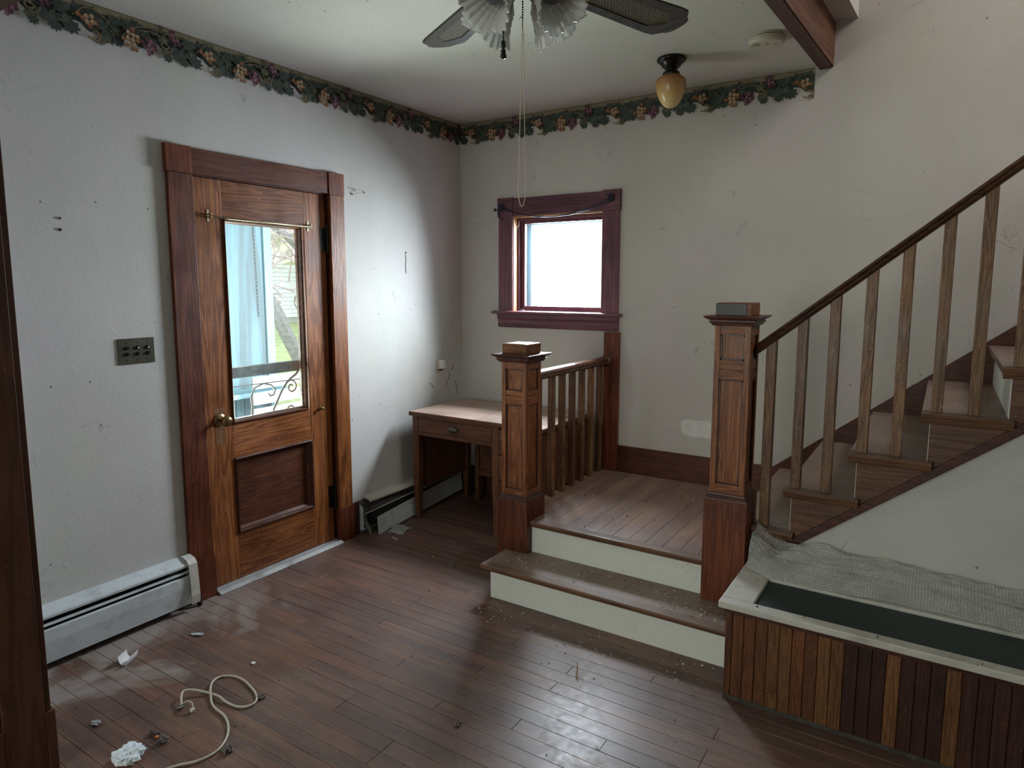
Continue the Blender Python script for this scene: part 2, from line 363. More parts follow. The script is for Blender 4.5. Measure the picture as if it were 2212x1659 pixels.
LANDM = floorboard('landing_floorboard', (.185, .100, .072), (.30, .235, .205), .5, .22, along='y')

# dirty glass, thin
def glassmat(name, tint, dirty):
    m, t, b = newmat(name); t.nodes.remove(b); out = t.nodes['Material Output']
    tr = N(t, 'ShaderNodeBsdfTransparent'); tr.inputs[0].default_value = (*tint, 1); gl = N(t, 'ShaderNodeBsdfGlossy', i_Roughness=.04)
    df = N(t, 'ShaderNodeBsdfDiffuse'); df.inputs[0].default_value = (.7,.75,.76,1)
    fr = N(t, 'ShaderNodeValue'); fr.outputs[0].default_value = .035; m1 = t.nodes.new('ShaderNodeMixShader'); m2 = t.nodes.new('ShaderNodeMixShader')
    v = coords(t, (6, 6, 1.2)); d = ramp(t, noise(t, v, 2.5, 6, .7), [(.45, dirty*.3), (.72, dirty)])
    t.links.new(fr.outputs[0], m1.inputs[0]); t.links.new(tr.outputs[0], m1.inputs[1]); t.links.new(gl.outputs[0], m1.inputs[2])
    t.links.new(d, m2.inputs[0]); t.links.new(m1.outputs[0], m2.inputs[1]); t.links.new(df.outputs[0], m2.inputs[2]); t.links.new(m2.outputs[0], out.inputs[0])
    return m
GLASS = glassmat('dirty_window_glass', (.95,.97,.97), .12)

# ------------------------------------------------------------------ room shell
H = 2.647
SK = lambda o: tag(o, kind='structure')
# door wall (x<=0): opening y -2.05..-1.24, z 0..2.03
m = MB(); m.box(-.15, 0, -7.5, -2.062, -.7, H+.2); m.box(-.15, 0, -1.232, .15, -.7, H+.2); m.box(-.15, 0, -2.062, -1.232, 2.035, H+.2); m.box(-.15, 0, -2.062, -1.232, -.7, -.02)
SK(m.build('wall_left', WALL))
# window wall (y>=0): opening x .452..1.123, z 1.345..1.99; continues up the stairwell
m = MB(); m.box(-.15, .452, 0, .15, -.7, 5.2); m.box(1.123, 5.55, 0, .15, -.7, 5.2); m.box(.452, 1.123, 0, .15, -.7, 1.345); m.box(.452, 1.123, 0, .15, 1.99, 5.2)
SK(m.build('wall_back', WALLD))
SK(box('wall_right', WALLD, None, 5.4, 5.55, -7.5, 0, -.1, 5.2))
SK(box('wall_front', WALL, None, -.15, 5.55, -7.65, -7.5, -.1, H+.2))
# partition with the wide cased opening the photograph is taken through
m = MB(); m.box(0, .67, -3.187, -3.075, 0, H); m.box(.67, 3.8, -3.187, -3.075, 2.275, H); m.box(3.8, 5.4, -3.187, -3.075, 0, H)
SK(m.build('wall_partition', WALL))
# ceiling, with the stairwell opening x>2.36, y>-1.12
BX = lambda y: 2.335 + .047 * y     # slightly skewed stairwell edge
m = MB()
m.prism([(0, 0), (BX(0), 0), (BX(-1.12), -1.12), (0, -1.12)], 'z', H, H+.2)
m.box(0, 5.4, -7.5, -1.12, H, H+.2)
SK(m.build('ceiling', CEIL))
# upper hall round the stairwell
m = MB(); m.prism([(2.392, 0), (2.50, 0), (2.45, -1.12), (2.340, -1.12)][::-1], 'z', 2.855, 5.0)
SK(m.build('wall_upper_left', WALLD))
SK(box('wall_upper_front', WALLD, None, 2.34, 5.4, -1.25, -1.125, 2.855, 5.0))
SK(box('ceiling_upper', CEIL, None, 2.3, 5.55, -1.25, .15, 5.0, 5.1))

pw = MB(); pts_ = [(1.655,.70),(1.66,.66),(1.675,.625),(1.74,.615),(1.80,.622),(1.87,.615),(1.93,.63),(1.935,.70),(1.87,.712),(1.83,.722),(1.76,.718),(1.70,.724)]
pw.add([(a_, -.0008, c_) for a_, c_ in pts_] + [(a_, .0, c_) for a_, c_ in pts_], [tuple(range(12))] + [(i, (i+1)%12, 12+(i+1)%12, 12+i) for i in range(12)])
pw.build('plaster_patch', plain('bare_plaster_patch', (.68,.665,.63), .85, nz=.12, nsc=25, bmp=.3), bpy.data.objects['wall_back'])

# floor: sub-floor with single boards laid along x
flo = SK(box('floor', FLOORM, None, 0, 5.4, -7.5, 0, -.12, -.004))
plank_cache = {}
def plank(L, w, th, mat, along='x'):
    k = (round(L, 2), w, along, mat.name)
    if k not in plank_cache:
        b = MB()
        g = .0006; c = .0008
        x0, x1, y0, y1 = (g, L-g, g, w-g) if along == 'x' else (g, w-g, g, L-g)
        b.add([(x0,y0,-th),(x1,y0,-th),(x1,y1,-th),(x0,y1,-th),(x0,y0,-c),(x1,y0,-c),(x1,y1,-c),(x0,y1,-c),(x0+c,y0+c,0),(x1-c,y0+c,0),(x1-c,y1-c,0),(x0+c,y1-c,0)],
              [(8,9,10,11)] + [(i, (i+1)%4, 4+(i+1)%4, 4+i) for i in range(4)] + [(4+i, 4+(i+1)%4, 8+(i+1)%4, 8+i) for i in range(4)])
        plank_cache[k] = b.mesh('plank', mat)
    return plank_cache[k]
rw = .066; rng = random.Random(3)
y = -.002; rows = 0
while y > -3.06:
    x = 0.0; first = True
    while x < 3.5:
        L = round(rng.choice([.6, .9, 1.2, 1.5, 1.8, 2.1, 2.4]), 2) if not first else round(rng.choice([.3, .6, .9, 1.2, 1.5]), 2)
        L = min(L, round(3.6 - x, 2)); first = False
        if L < .2: break
        o = bpy.data.objects.new('plank', plank(L, rw, .004, FLOORM)); C.objects.link(o); o.location = (x, y - rw, rng.uniform(-.0004, .0004)); attach(o, flo)
        x = round(x + L, 2)
    y -= rw; rows += 1

# ------------------------------------------------------------------ stairwell edge trim (beam)
m = MB(); 
def skew(x0, x1, z0, z1, mb): mb.prism([(x0+.000, 0), (x1, 0), (x1-.052, -1.118), (x0-.052, -1.118)], 'z', z0, z1)
skew(2.335, 2.392, 2.632, 2.655, m); SK(m.build('trim_1', DKW))
m = MB(); skew(2.376, 2.399, 2.640, 2.852, m); tag(m.build('trim_2', wood('fascia_red_wood', (.06,.021,.011), (.15,.058,.030), (.22,.095,.052), axis='y', fig=.6, rough=.45)), kind='structure')
box('trim_3', WX, None, 2.34, 5.4, -1.125, -1.10, 2.640, 2.852)['kind'] = 'structure'

# ------------------------------------------------------------------ cased opening (jamb at the left edge of the picture)
jo = empty('trim_4', (.69, -3.12, 0), kind='structure')
box('jamb', JDARK, jo, .67, .692, -3.187, -3.075, 0, 2.275, .002)
box('casing', JDARK, jo, .56, .686, -3.075, -3.056, .2, 2.40, .002)
box('plinth', JDARK, jo, .555, .694, -3.075, -3.048, 0, .2, .002)
box('casing', JDARK, jo, .56, .686, -3.206, -3.187, .2, 2.40, .002)
box('plinth', JDARK, jo, .555, .694, -3.214, -3.187, 0, .2, .002)
box('header_jamb', JDARK, jo, .67, 3.8, -3.187, -3.075, 2.255, 2.277, .002)
box('header_casing', JDARK, jo, .686, 3.8, -3.075, -3.056, 2.262, 2.40, .002)
box('header_casing', JDARK, jo, .686, 3.8, -3.206, -3.187, 2.262, 2.40, .002)
box('jamb', JDARK, jo, 3.78, 3.802, -3.187, -3.075, 0, 2.275, .002)

# ------------------------------------------------------------------ baseboards
SK(MB().prism([(0, 0), (0, .21), (-.018, .21), (-.02, .0)], 'x', 1.25, 2.20).build('baseboard_back', RX)).location = (0, 0, .295)
SK(box('baseboard_left', DKW, None, 0, .02, -1.128, -1.08, 0, .205, .002))
SK(box('baseboard_back_low', DKW, None, 0, 1.1, -.02, 0, 0, .20, .002))

# ------------------------------------------------------------------ door
dr = empty('door_1', (0, -1.65, 0), kind='structure')
cx0, cx1 = 0, .022
box('casing', RV, dr, cx0, cx1, -2.180, -2.060, .206, 2.028, .0015)
box('casing', WV, dr, cx0, cx1, -1.240, -1.136, .206, 2.028, .0015)
box('plinth', RV, dr, cx0, .028, -2.184, -2.054, 0, .206, .0015)
box('plinth', RV, dr, cx0, .028, -1.244, -1.128, 0, .206, .0015)
box('corner_block', RV, dr, cx0, .028, -2.187, -2.064, 2.029, 2.150, .0015)
box('corner_block', RV, dr, cx0, .028, -1.250, -1.138, 2.029, 2.150, .0015)
box('head_casing', RY, dr, cx0, .022, -2.063, -1.251, 2.032, 2.146, .0015)
# jamb linings and stops
box('jamb', DKW, dr, -.15, -.001, -2.062, -2.050, 0, 2.035)
box('jamb', DKW, dr, -.15, -.001, -1.240, -1.228, 0, 2.035)
box('jamb', DKW, dr, -.15, -.001, -2.05, -1.24, 2.028, 2.04)
th = MB().prism([(-.15, -.01), (.050, -.01), (.052, .006), (.03, .016), (-.15, .016)], 'y', -2.05, -1.24)
th.build('threshold', ALU, dr, .001)
# leaf built of stiles and rails
lx0, lx1 = -.058, -.014
GY0, GY1, GZ0, GZ1 = -1.882, -1.432, .842, 1.830
PY0, PY1, PZ0, PZ1 = -1.880, -1.412, .272, .640
box('stile', WV, dr, lx0, lx1, -2.048, -1.895, .018, 2.026, .002)
box('stile', WV, dr, lx0, lx1, -1.402, -1.252, .018, 2.026, .002)
box('rail', WY, dr, lx0, lx1-.0005, -1.895, -1.402, GZ1+.012, 2.026, .002)
box('rail', WY, dr, lx0, lx1-.0005, -1.895, -1.402, PZ1+.012, GZ0-.012, .002)
box('rail', WY, dr, lx0, lx1-.0005, -1.895, -1.402, .018, PZ0-.012, .002)
box('panel', PV, dr, -.046, -.034, PY0-.015, PY1+.015, PZ0-.015, PZ1+.015)
def frame(mb, y0, y1, z0, z1, w, prof):
    """mitred moulding round a rectangle in the x = const plane; prof = [(inset, x)] polyline"""
    rings = []
    for ins, x in prof:
        a = w - ins
        rings.append([(x, y0 - a, z0 - a), (x, y1 + a, z0 - a), (x, y1 + a, z1 + a), (x, y0 - a, z1 + a)])
    vs = [p for r in rings for p in r]; fs = []; n = len(rings)
    for k in range(n):
        l = (k+1) % n
        for i in range(4): j = (i+1) % 4; fs.append((4*k+i, 4*k+j, 4*l+j, 4*l+i))
    mb.add(vs, fs)
MOLD = wood('panel_moulding_wood', (.03,.012,.009), (.10,.036,.020), (.17,.07,.042), axis='y', fig=.6, rough=.28)
b_ = MB(); frame(b_, PY0, PY1, PZ0, PZ1, .015, [(0, -.016), (.001, -.006), (.008, -.003), (.013, -.010), (.018, -.022), (.028, -.034), (.028, -.040), (0, -.04)]); b_.build('panel_moulding', MOLD, dr)
b_ = MB(); frame(b_, GY0, GY1, GZ0, GZ1, .015, [(0, -.016), (.001, -.008), (.008, -.005), (.014, -.012), (.018, -.026), (.022, -.034), (.022, -.050), (0, -.05)]); b_.build('glazing_bead', MOLD, dr)
box('pane', GLASS, dr, -.044, -.041, GY0-.006, GY1+.006, GZ0-.006, GZ1+.006)
# knob
rose = MB().lathe(0, 0, [(.0, 0), (.034, 0), (.034, .002), (.030, .007), (.018, .010), (.012, .011)], 28, Matrix.Translation((-.014, -1.966, .862)) @ Matrix.Rotation(pi/2, 4, 'Y'))
kn = rose.build('rose', BRASS, dr, smooth=True)
MB().lathe(0, 0, [(.009, .008), (.009, .03), (.011, .036), (.020, .042), (.026, .052), (.0275, .060), (.025, .069), (.017, .075), (.006, .077)], 28, Matrix.Translation((-.014, -1.966, .862)) @ Matrix.Rotation(pi/2, 4, 'Y')).build('knob', BRASS, kn, smooth=True)
box('lock_patch', wood('bare_lock_patch', (.12,.05,.02), (.22,.10,.045), (.30,.15,.07), axis='z', var=0), dr, -.0142, -.0132, -1.992, -1.938, .735, .920)
MB().lathe(0, 0, [(.012, 0), (.012, .004), (.006, .005), (.006, .018), (.009, .020), (.009, .026), (.002, .027)], 14, Matrix.Translation((-.014, -1.333, .823)) @ Matrix.Rotation(pi/2, 4, 'Y')).build('latch', BRASS, dr, smooth=True)
for z0, z1 in ((1.716, 1.851), (.218, .359)):
    b_ = MB(); b_.box(-.0145, -.011, -1.290, -1.252, z0, z1-.01)
    b_.tube([(-.004, -1.247, z0-.008), (-.004, -1.247, z1+.008)], .008, 10)
    for z in (z0-.014, z1+.014): b_.lathe(-.004, -1.247, [(.003, z-.006), (.007, z), (.003, z+.006)], 10)
    b_.build('hinge', BLACK, dr)
# sash rod on the leaf
rod = MB().tube([(.016, -1.970, 1.845), (.016, -1.378, 1.838)], .0042, 8).build('curtain_rod', PALEM, dr, smooth=True)
for yy, zz in ((-1.972, 1.850), (-1.376, 1.843)):
    b_ = MB(); b_.box(-.014, -.011, yy-.006, yy+.006, zz-.026, zz+.030); b_.box(-.013, .020, yy-.004, yy+.004, zz-.010, zz-.004); b_.box(-.013, .020, yy-.004, yy+.004, zz+.004, zz+.010)
    b_.build('rod_bracket', PALEM, rod)

# storm door outside: stiles, push rail, scroll grille
sd = empty('storm_door', (-.15, -1.65, 0), 'grey framed storm door with iron scroll grille behind the glass of the entry door', 'door')
GREYM = plain('weathered_grey_rail', (.10,.105,.115), .7, nz=.35, nsc=70)
IRON = plain('grey_iron_scroll', (.16,.165,.17), .6)
SDW = plain('storm_frame_white', (.5,.52,.52), .6)
box('stile', SDW, sd, -.148, -.122, -2.048, -2.00, .03, 2.02); box('stile', SDW, sd, -.148, -.122, -1.290, -1.242, .03, 2.02)
box('rail', SDW, sd, -.148, -.122, -2.0, -1.29, 1.96, 2.02); box('rail', SDW, sd, -.148, -.122, -2.0, -1.29, .03, .30)
pr = box('push_rail', GREYM, sd, -.160, -.122, -2.0, -1.29, 1.040, 1.096)
FONT_DK = plain('stamp_ink', (.03,.03,.04), .8)
def text(name, body, size, mat, parent, loc, rot, depth=.0004):
    c = bpy.data.curves.new(name, 'FONT'); c.body = body; c.size = size; c.extrude = depth; c.align_x = 'CENTER'; c.align_y = 'CENTER'; c.materials.append(mat)
    o = bpy.data.objects.new(name, c); C.objects.link(o); o.location = loc; o.rotation_euler = rot; attach(o, parent); return o
text('stamp', 'MAYCE', .024, FONT_DK, pr, (-.1212, -1.655, 1.062), (pi/2, 0, pi/2))
text('stamp', 'IS', .020, FONT_DK, pr, (-.1212, -1.45, 1.066), (pi/2, 0, pi/2))
X = -.128
def yz(pts): return [(X, a, c) for a, c in pts]
def spiral(cy, cz, r0, r1, a0, a1, n=26): return [(cy + (r0+(r1-r0)*k/n)*cos(a0+(a1-a0)*k/n), cz + (r0+(r1-r0)*k/n)*sin(a0+(a1-a0)*k/n)) for k in range(n+1)]
MB().tube(yz([(-2.0, 1.002), (-1.8, .996), (-1.45, .990), (-1.29, .988)]), .003, 6).build('grille_bar', IRON, sd)
MB().tube(yz([(-1.37, 1.05), (-1.40, 1.02), (-1.44, .998), (-1.47, .975), (-1.50, .94), (-1.53, .89), (-1.56, .84), (-1.57, .78)]), .0065, 8).build('grille_scroll', IRON, sd)
MB().tube(yz([(-1.455, .990)] + spiral(-1.435, .950, .040, .010, 1.9, -5.6)), .005, 8).build('grille_scroll', IRON, sd)
MB().tube(yz([(-1.70, .80), (-1.695, .88), (-1.70, .93), (-1.675, .975), (-1.62, .992), (-1.57, .978), (-1.545, .95), (-1.555, .922), (-1.58, .918), (-1.59, .935)]), .005, 8).build('grille_scroll', IRON, sd)
MB().tube(yz([(-1.475, .78)] + spiral(-1.44, .815, .034, .012, 3.4, -2.2)), .005, 8).build('grille_scroll', IRON, sd)

# ------------------------------------------------------------------ window
wn = empty('window_1', (.79, 0, 1.33), kind='structure')
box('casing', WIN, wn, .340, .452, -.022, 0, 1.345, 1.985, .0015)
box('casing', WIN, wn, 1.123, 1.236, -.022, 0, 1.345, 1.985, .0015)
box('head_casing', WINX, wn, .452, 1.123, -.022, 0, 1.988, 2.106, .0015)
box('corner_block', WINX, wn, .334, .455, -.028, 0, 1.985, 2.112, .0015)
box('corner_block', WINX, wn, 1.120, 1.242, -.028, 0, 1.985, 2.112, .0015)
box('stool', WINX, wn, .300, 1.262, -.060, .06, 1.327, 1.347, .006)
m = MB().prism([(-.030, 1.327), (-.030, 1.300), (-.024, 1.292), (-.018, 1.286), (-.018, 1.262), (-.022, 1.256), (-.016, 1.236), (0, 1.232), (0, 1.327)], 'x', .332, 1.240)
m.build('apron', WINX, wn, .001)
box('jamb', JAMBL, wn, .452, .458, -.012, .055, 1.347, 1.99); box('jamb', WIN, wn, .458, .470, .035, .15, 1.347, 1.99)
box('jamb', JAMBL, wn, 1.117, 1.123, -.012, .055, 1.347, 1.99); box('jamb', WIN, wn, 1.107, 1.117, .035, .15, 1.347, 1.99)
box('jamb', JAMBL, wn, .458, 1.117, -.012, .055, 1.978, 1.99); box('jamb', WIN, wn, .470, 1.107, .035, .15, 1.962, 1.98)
sh = empty('sash', (.79, .08, 1.6), parent=wn)
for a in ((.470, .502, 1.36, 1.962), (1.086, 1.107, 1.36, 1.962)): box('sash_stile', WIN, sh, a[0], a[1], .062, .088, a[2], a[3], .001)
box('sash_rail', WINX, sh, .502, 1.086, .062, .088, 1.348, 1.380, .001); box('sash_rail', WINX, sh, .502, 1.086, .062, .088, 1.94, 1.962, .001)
box('pane', GLASS, wn, .50, 1.09, .074, .077, 1.375, 1.945)
st = empty('storm_sash', (.79, .13, 1.6), parent=wn)
for a in ((.470, .520, 1.35, 1.975), (1.080, 1.115, 1.35, 1.975)): box('sash_stile', BLUEP, st, a[0], a[1], .118, .140, a[2], a[3], .001)
box('sash_rail', BLUEP, st, .52, 1.08, .118, .14, 1.935, 1.975, .001); box('sash_rail', BLUEP, st, .52, 1.08, .118, .14, 1.34, 1.372, .001)
# black cord strung between the head blocks, with brackets
cd = empty('black_cord', (.79, -.03, 2.0), 'thin black cord with a plug, knotted and strung across the window head', 'cord')
def sag(a, b, d, n=18): return [tuple(Vector(a).lerp(Vector(b), k/n) + Vector((0, -.004*sin(pi*k/n), -d*4*(k/n)*(1-k/n)))) for k in range(n+1)]
b_ = MB(); b_.tube(sag((.385, -.034, 2.045), (1.185, -.034, 2.066), .088), .0036, 6); b_.tube(sag((.39, -.036, 2.036), (1.195, -.036, 2.044), .073), .0036, 6); b_.build('strand', CORDM, cd)
rng = random.Random(5)
def knot(cx, cz, r, n=26):
    return [(cx + r*cos(k*1.3)*(.6+.4*rng.random()), -.036 - .012*rng.random(), cz + r*sin(k*1.7)*(.7+.3*rng.random())) for k in range(n)]
b_ = MB(); b_.tube(knot(.372, 2.048, .024), .0040, 6); b_.build('knot', CORDM, cd); b_ = MB(); b_.tube(knot(1.186, 2.060, .026), .0040, 6); b_.build('knot', CORDM, cd)
MB().tube([(.365, -.04, 2.04), (.352, -.042, 2.01), (.360, -.042, 1.985), (.380, -.042, 1.972), (.395, -.042, 1.972)], .0042, 6).build('strand', CORDM, cd)
plg = MB().prism([(.335, 2.030), (.318, 2.024), (.318, 2.046), (.335, 2.040)], 'y', -.048, -.034).build('plug', BLACK, cd, .001)
b_ = MB(); b_.box(.302, .318, -.043, -.0415, 2.039, 2.041); b_.box(.302, .318, -.043, -.0415, 2.029, 2.031); b_.build('prong', PALEM, plg)
MB().tube([(.474, .03, 1.955), (.478, .02, 1.93), (.468, .01, 1.905), (.462, 0, 1.885)], .0018, 5).build('loose_string', STRING, wn)

# ------------------------------------------------------------------ staircase
sc = empty('staircase', (2.2, -1.0, 0), 'oak staircase with square newel posts, two white-riser steps and a landing', 'staircase')
def newel(cx, cy, z0, zb, zs, zt, panels, groove, hb=.090, hs=.073, blk=None, blackfront=False):
    """z0 foot, zb top of base, zs shaft start, zt shaft top"""
    d = .009
    b_ = MB(); h = hs - d; b_.box(cx-h, cx+h, cy-h, cy+h, zs-.01, zt)
    w = .024
    lines = [zs] + [z for p in panels for z in p] + [zt]
    for s in (-1, 1):
        for e in (-1, 1):
            b_.box(min(cx+s*hs, cx+s*(hs-w)), max(cx+s*hs, cx+s*(hs-w)), min(cy+e*hs, cy+e*(hs-w)), max(cy+e*hs, cy+e*(hs-w)), zs-.01, zt)
    shaft = b_.build('newel_post', OV, sc, .0012)
    i = hs - w
    segs = [(lines[0], lines[1]), (lines[2], groove-.0015), (groove+.0015, lines[3]), (lines[4], lines[5])]
    for a, c in segs:
        r = MB()
        for s in (-1, 1):
            y0, y1 = sorted((cy+s*(hs-.0015), cy+s*(hs-d))); r.box(cx-i, cx+i, y0, y1, a, c)
            x0, x1 = sorted((cx+s*(hs-.0015), cx+s*(hs-d))); r.box(x0, x1, cy-i, cy+i, a, c)
        r.build('rail', OX, shaft, .0008)
    # panel surround bead
    bd = MB()
    for a, c in panels:
        for s in (-1, 1):
            t_ = .006
            yy = cy+s*(hs-d+.0005); y0, y1 = sorted((yy, yy+s*.004))
            bd.box(cx-i, cx-i+t_, y0, y1, a, c); bd.box(cx+i-t_, cx+i, y0, y1, a, c); bd.box(cx-i, cx+i, y0, y1, a, a+t_); bd.box(cx-i, cx+i, y0, y1, c-t_, c)
            xx = cx+s*(hs-d+.0005); x0, x1 = sorted((xx, xx+s*.004))
            bd.box(x0, x1, cy-i, cy-i+t_, a, c); bd.box(x0, x1, cy+i-t_, cy+i, a, c); bd.box(x0, x1, cy-i, cy+i, a, a+t_); bd.box(x0, x1, cy-i, cy+i, c-t_, c)
    bd.build('panel_bead', CAPM, shaft)
    b_ = MB(); b_.stack(cx, cy, [(z0, hb), (zb, hb)]); b_.build('base', RV, shaft, .002)
    b_ = MB(); b_.stack(cx, cy, [(zb, hb-.001), (zb+.004, hb-.002), (zs-.006, hs+.005), (zs-.002, hs+.004), (zs+.004, hs+.0005)]); b_.build('base_bevel', CAPM, shaft, .0006)
    b_ = MB(); b_.stack(cx, cy, [(zt-.006, hs), (zt-.004, hs+.010), (zt+.004, hs+.014), (zt+.010, hs+.022), (zt+.012, hs+.022), (zt+.013, hs+.018), (zt+.018, hs+.018), (zt+.024, hs+.030), (zt+.030, hs+.038), (zt+.035, hs+.040), (zt+.0365, hs+.038)])
    b_.build('cap_moulding', CAPM, shaft, .0006)
    k = MB().stack(cx, cy, [(zt+.0365, .071), (zt+.085, .072), (zt+.089, .068)]).build('cap_block', WX, shaft, .004, seg=3)
    if blackfront:
        p = MB().box(cx-.0725, cx+.052, cy-.0745, cy-.0715, zt+.038, zt+.0865).build('black_face', BLACK, shaft, .001)
    return shaft
newel(1.170, -1.047, 0, .432, .456, 1.145, [(.487, .925), (.998, 1.108)], .972)
newel(2.237, -1.045, .168, .622, .648, 1.364, [(.688, 1.135), (1.217, 1.322)], 1.178, blackfront=True)

# low steps in front of the landing
ry1, ry2, z1, z2 = -1.333, -1.090, .168, .336
box('riser', RISER, sc, 1.173, 2.36, ry1, ry1+.02, 0, z1-.03, 0)
box('riser', RISER, sc, 1.262, 2.147, ry2, ry2+.02, z1, z2-.03, 0)
box('step_side', DKW, sc, 1.175, 1.20, ry1+.02, -1.137, 0, z1-.03)
def nosing(mb, x0, x1, yt, zt):
    """tread front in section (y,z): bullnose over a cove"""
    mb.prism([(yt, zt-.008), (yt+.003, zt-.002), (yt+.009, zt), (yt+.05, zt), (yt+.05, zt-.030), (yt+.030, zt-.030), (yt+.024, zt-.028), (yt+.020, zt-.034), (yt+.012, zt-.026), (yt+.003, zt-.022), (yt, zt-.016)], 'x', x0, x1)
b_ = MB(); nosing(b_, 1.130, 2.357, -1.362, z1); b_.build('nosing', NOSE, sc)
box('tread', TRX, sc, 1.132, 2.35, -1.312, ry2+.004, z1-.026, z1)
b_ = MB(); nosing(b_, 1.266, 2.147, -1.118, z2); b_.build('nosing', NOSE, sc)
land = box('landing', LANDM, sc, 1.115, 2.24, -1.068, -.001, z2-.10, z2-.005)
x = 1.115; rng = random.Random(9)
for w in (.083, .083, .083, .083, .083, .083, .083, .083, .083, .083, .083, .083, .083, .05):
    x1 = min(x+w, 2.24)
    if x1 - x < .02: break
    y0 = -1.068 if x >= 1.25 and x < 2.14 else -.955
    o = bpy.data.objects.new('plank', plank(round(-y0-.001, 3), round(x1-x, 3), .005, LANDM, 'y')); C.objects.link(o); o.location = (x, y0, z2 + rng.uniform(-.0003, .0003)); attach(o, land)
    x = x1
box('landing_skirt', DKW, sc, 1.100, 1.115, -.957, -.001, 0, z2-.002)
# left balustrade
yb = [-.845, -.697, -.577, -.453, -.330, -.205, -.085]
bal0 = MB().box(-.0165, .0165, -.0165, .0165, 0, .70).mesh('baluster', BV)
for i, yy in enumerate(yb):
    o = bpy.data.objects.new('baluster', bal0); C.objects.link(o); o.location = (1.150, yy, z2); attach(o, sc)
    o.modifiers.new('edge', 'BEVEL').width = .002
MB().prism([(1.128, 1.026), (1.186, 1.026), (1.192, 1.036), (1.188, 1.046), (1.193, 1.056), (1.184, 1.068), (1.168, 1.073), (1.146, 1.073), (1.130, 1.068), (1.121, 1.056), (1.126, 1.046), (1.122, 1.036)], 'y', -.975, -.030).build('handrail', HRY, sc, .001)
hp = box('half_post', RV, sc, 1.152, 1.252, -.030, 0, z2, 1.229, .002)
box('board', RV, hp, 1.152, 1.188, -.034, -.029, z2, 1.229, .001)
MB().lathe(0, 0, [(.030, 0), (.038, .003), (.038, .010), (.032, .014), (.005, .015)], 20, Matrix.Translation((1.172, -.030, 1.048)) @ Matrix.Rotation(pi/2, 4, 'X')).build('rosette', HRY, hp, smooth=True)

# the flight
NX = lambda k: 2.217 + .2325*k
TZ = lambda k: z2 + .170 + .1838*k
NS = 12; YO = -1.028
for k in range(NS):
    xk, zk = NX(k), TZ(k); zp = z2 if k == 0 else TZ(k-1)
    xe = min(NX(k+1) + .034, 5.4)
    x0 = xk if k else 2.329
    # tread with bullnosed front and side return
    t_ = MB(); t_.box(x0 if k else 2.24, xe, -1.03 if k else -.957, -.002, zk-.026, zk)
    if k == 0: t_.box(2.329, xe, -1.03, -.957, zk-.026, zk)
    t_.build('tread', TRX, sc, .003)
    r_m = MB(); r_m.prism([(YO-.030, zk-.018), (YO-.034, zk-.010), (YO-.030, zk-.002), (YO-.02, zk+.0005), (-1.0, zk+.0005), (-1.0, zk-.030), (YO-.008, zk-.030), (YO-.010, zk-.040), (YO-.016, zk-.036), (YO-.018, zk-.028), (YO-.028, zk-.026)], 'x', x0+.001, xe+.012)
    r_m.build('nosing', NOSE, sc, .0006)
    if k: MB().prism([(xk, zk-.018), (xk+.004, zk-.004), (xk+.012, zk+.0004), (xk+.03, zk+.0004), (xk+.03, zk-.028), (xk+.012, zk-.028), (xk+.004, zk-.024)], 'y', -1.03, -.002).build('nosing', TRX, sc)
    box('riser', RISER, sc, xk+.0285, xk+.046, YO+.001 if k else -.957, -.002, zp, zk-.026)
# outer stringer: stepped top, sloping bottom
pts = [(2.329, TZ(0)-.028)]
for k in range(NS-1):
    pts += [(NX(k+1)+.030, TZ(k)-.028), (NX(k+1)+.030, TZ(k+1)-.028)]
sl = .1838/.2325
zb_ = lambda x: .405 + (x-2.411)*.783
pts[0] = (2.329, TZ(0)-.028)
xe = NX(NS-1)+.030; pts += [(xe, zb_(xe)), (2.329, zb_(2.329))]
MB().prism(pts, 'y', YO, YO+.024).build('stringer', STRG, sc)
MB().prism([(2.329, zb_(2.329)+.012), (xe, zb_(xe)+.012), (xe, zb_(xe)-.026), (2.329, zb_(2.329)-.026)], 'y', YO-.016, YO).build('stringer_moulding', DKW, sc, .003)
# wall skirt
pts = [(2.19, z2), (2.19, .50)]; zt_ = lambda x: .500 + (x-2.2)*.800
pts = [(2.20, z2), (2.20, .505)] + [(5.1, zt_(5.1)), (5.1, zt_(5.1)-.45)] 
MB().prism([(2.20, z2), (2.20, .505), (5.1, zt_(5.1)), (5.1, zt_(5.1)-.6)], 'y', -.018, -.0005).build('wall_skirt', RX, sc)
# flight balusters and rail
rail_top = lambda x: 1.297 + (x-2.33)*.8095
for k in range(NS):
    for j, dx in enumerate((.0, .115)):
        xx = NX(k) + (.134 if k == 0 and j == 0 else .0)
        if k == 0 and j == 1: continue
        xx = 2.370 if k == 0 else (2.488 if j == 0 else 2.603) + (k-1)*.2365
        if xx > 5.05: continue
        zb = TZ(k); ztp = rail_top(xx) - .038
        o = MB().add([(xx-.019,-1.02,zb),(xx+.019,-1.02,zb),(xx+.019,-.982,zb),(xx-.019,-.982,zb),(xx-.019,-1.02,ztp-.0154),(xx+.019,-1.02,ztp+.0154),(xx+.019,-.982,ztp+.0154),(xx-.019,-.982,ztp-.0154)],
                 [(0,3,2,1),(4,5,6,7),(0,1,5,4),(1,2,6,5),(2,3,7,6),(3,0,4,7)]).build('baluster', BV, sc, .002)
prof = [(-.024, -.046), (.024, -.046), (.030, -.034), (.025, -.024), (.031, -.014), (.024, -.003), (.010, .001), (-.010, .001), (-.024, -.003), (-.031, -.014), (-.025, -.024), (-.030, -.034)]
a, bx_ = 2.312, 5.1
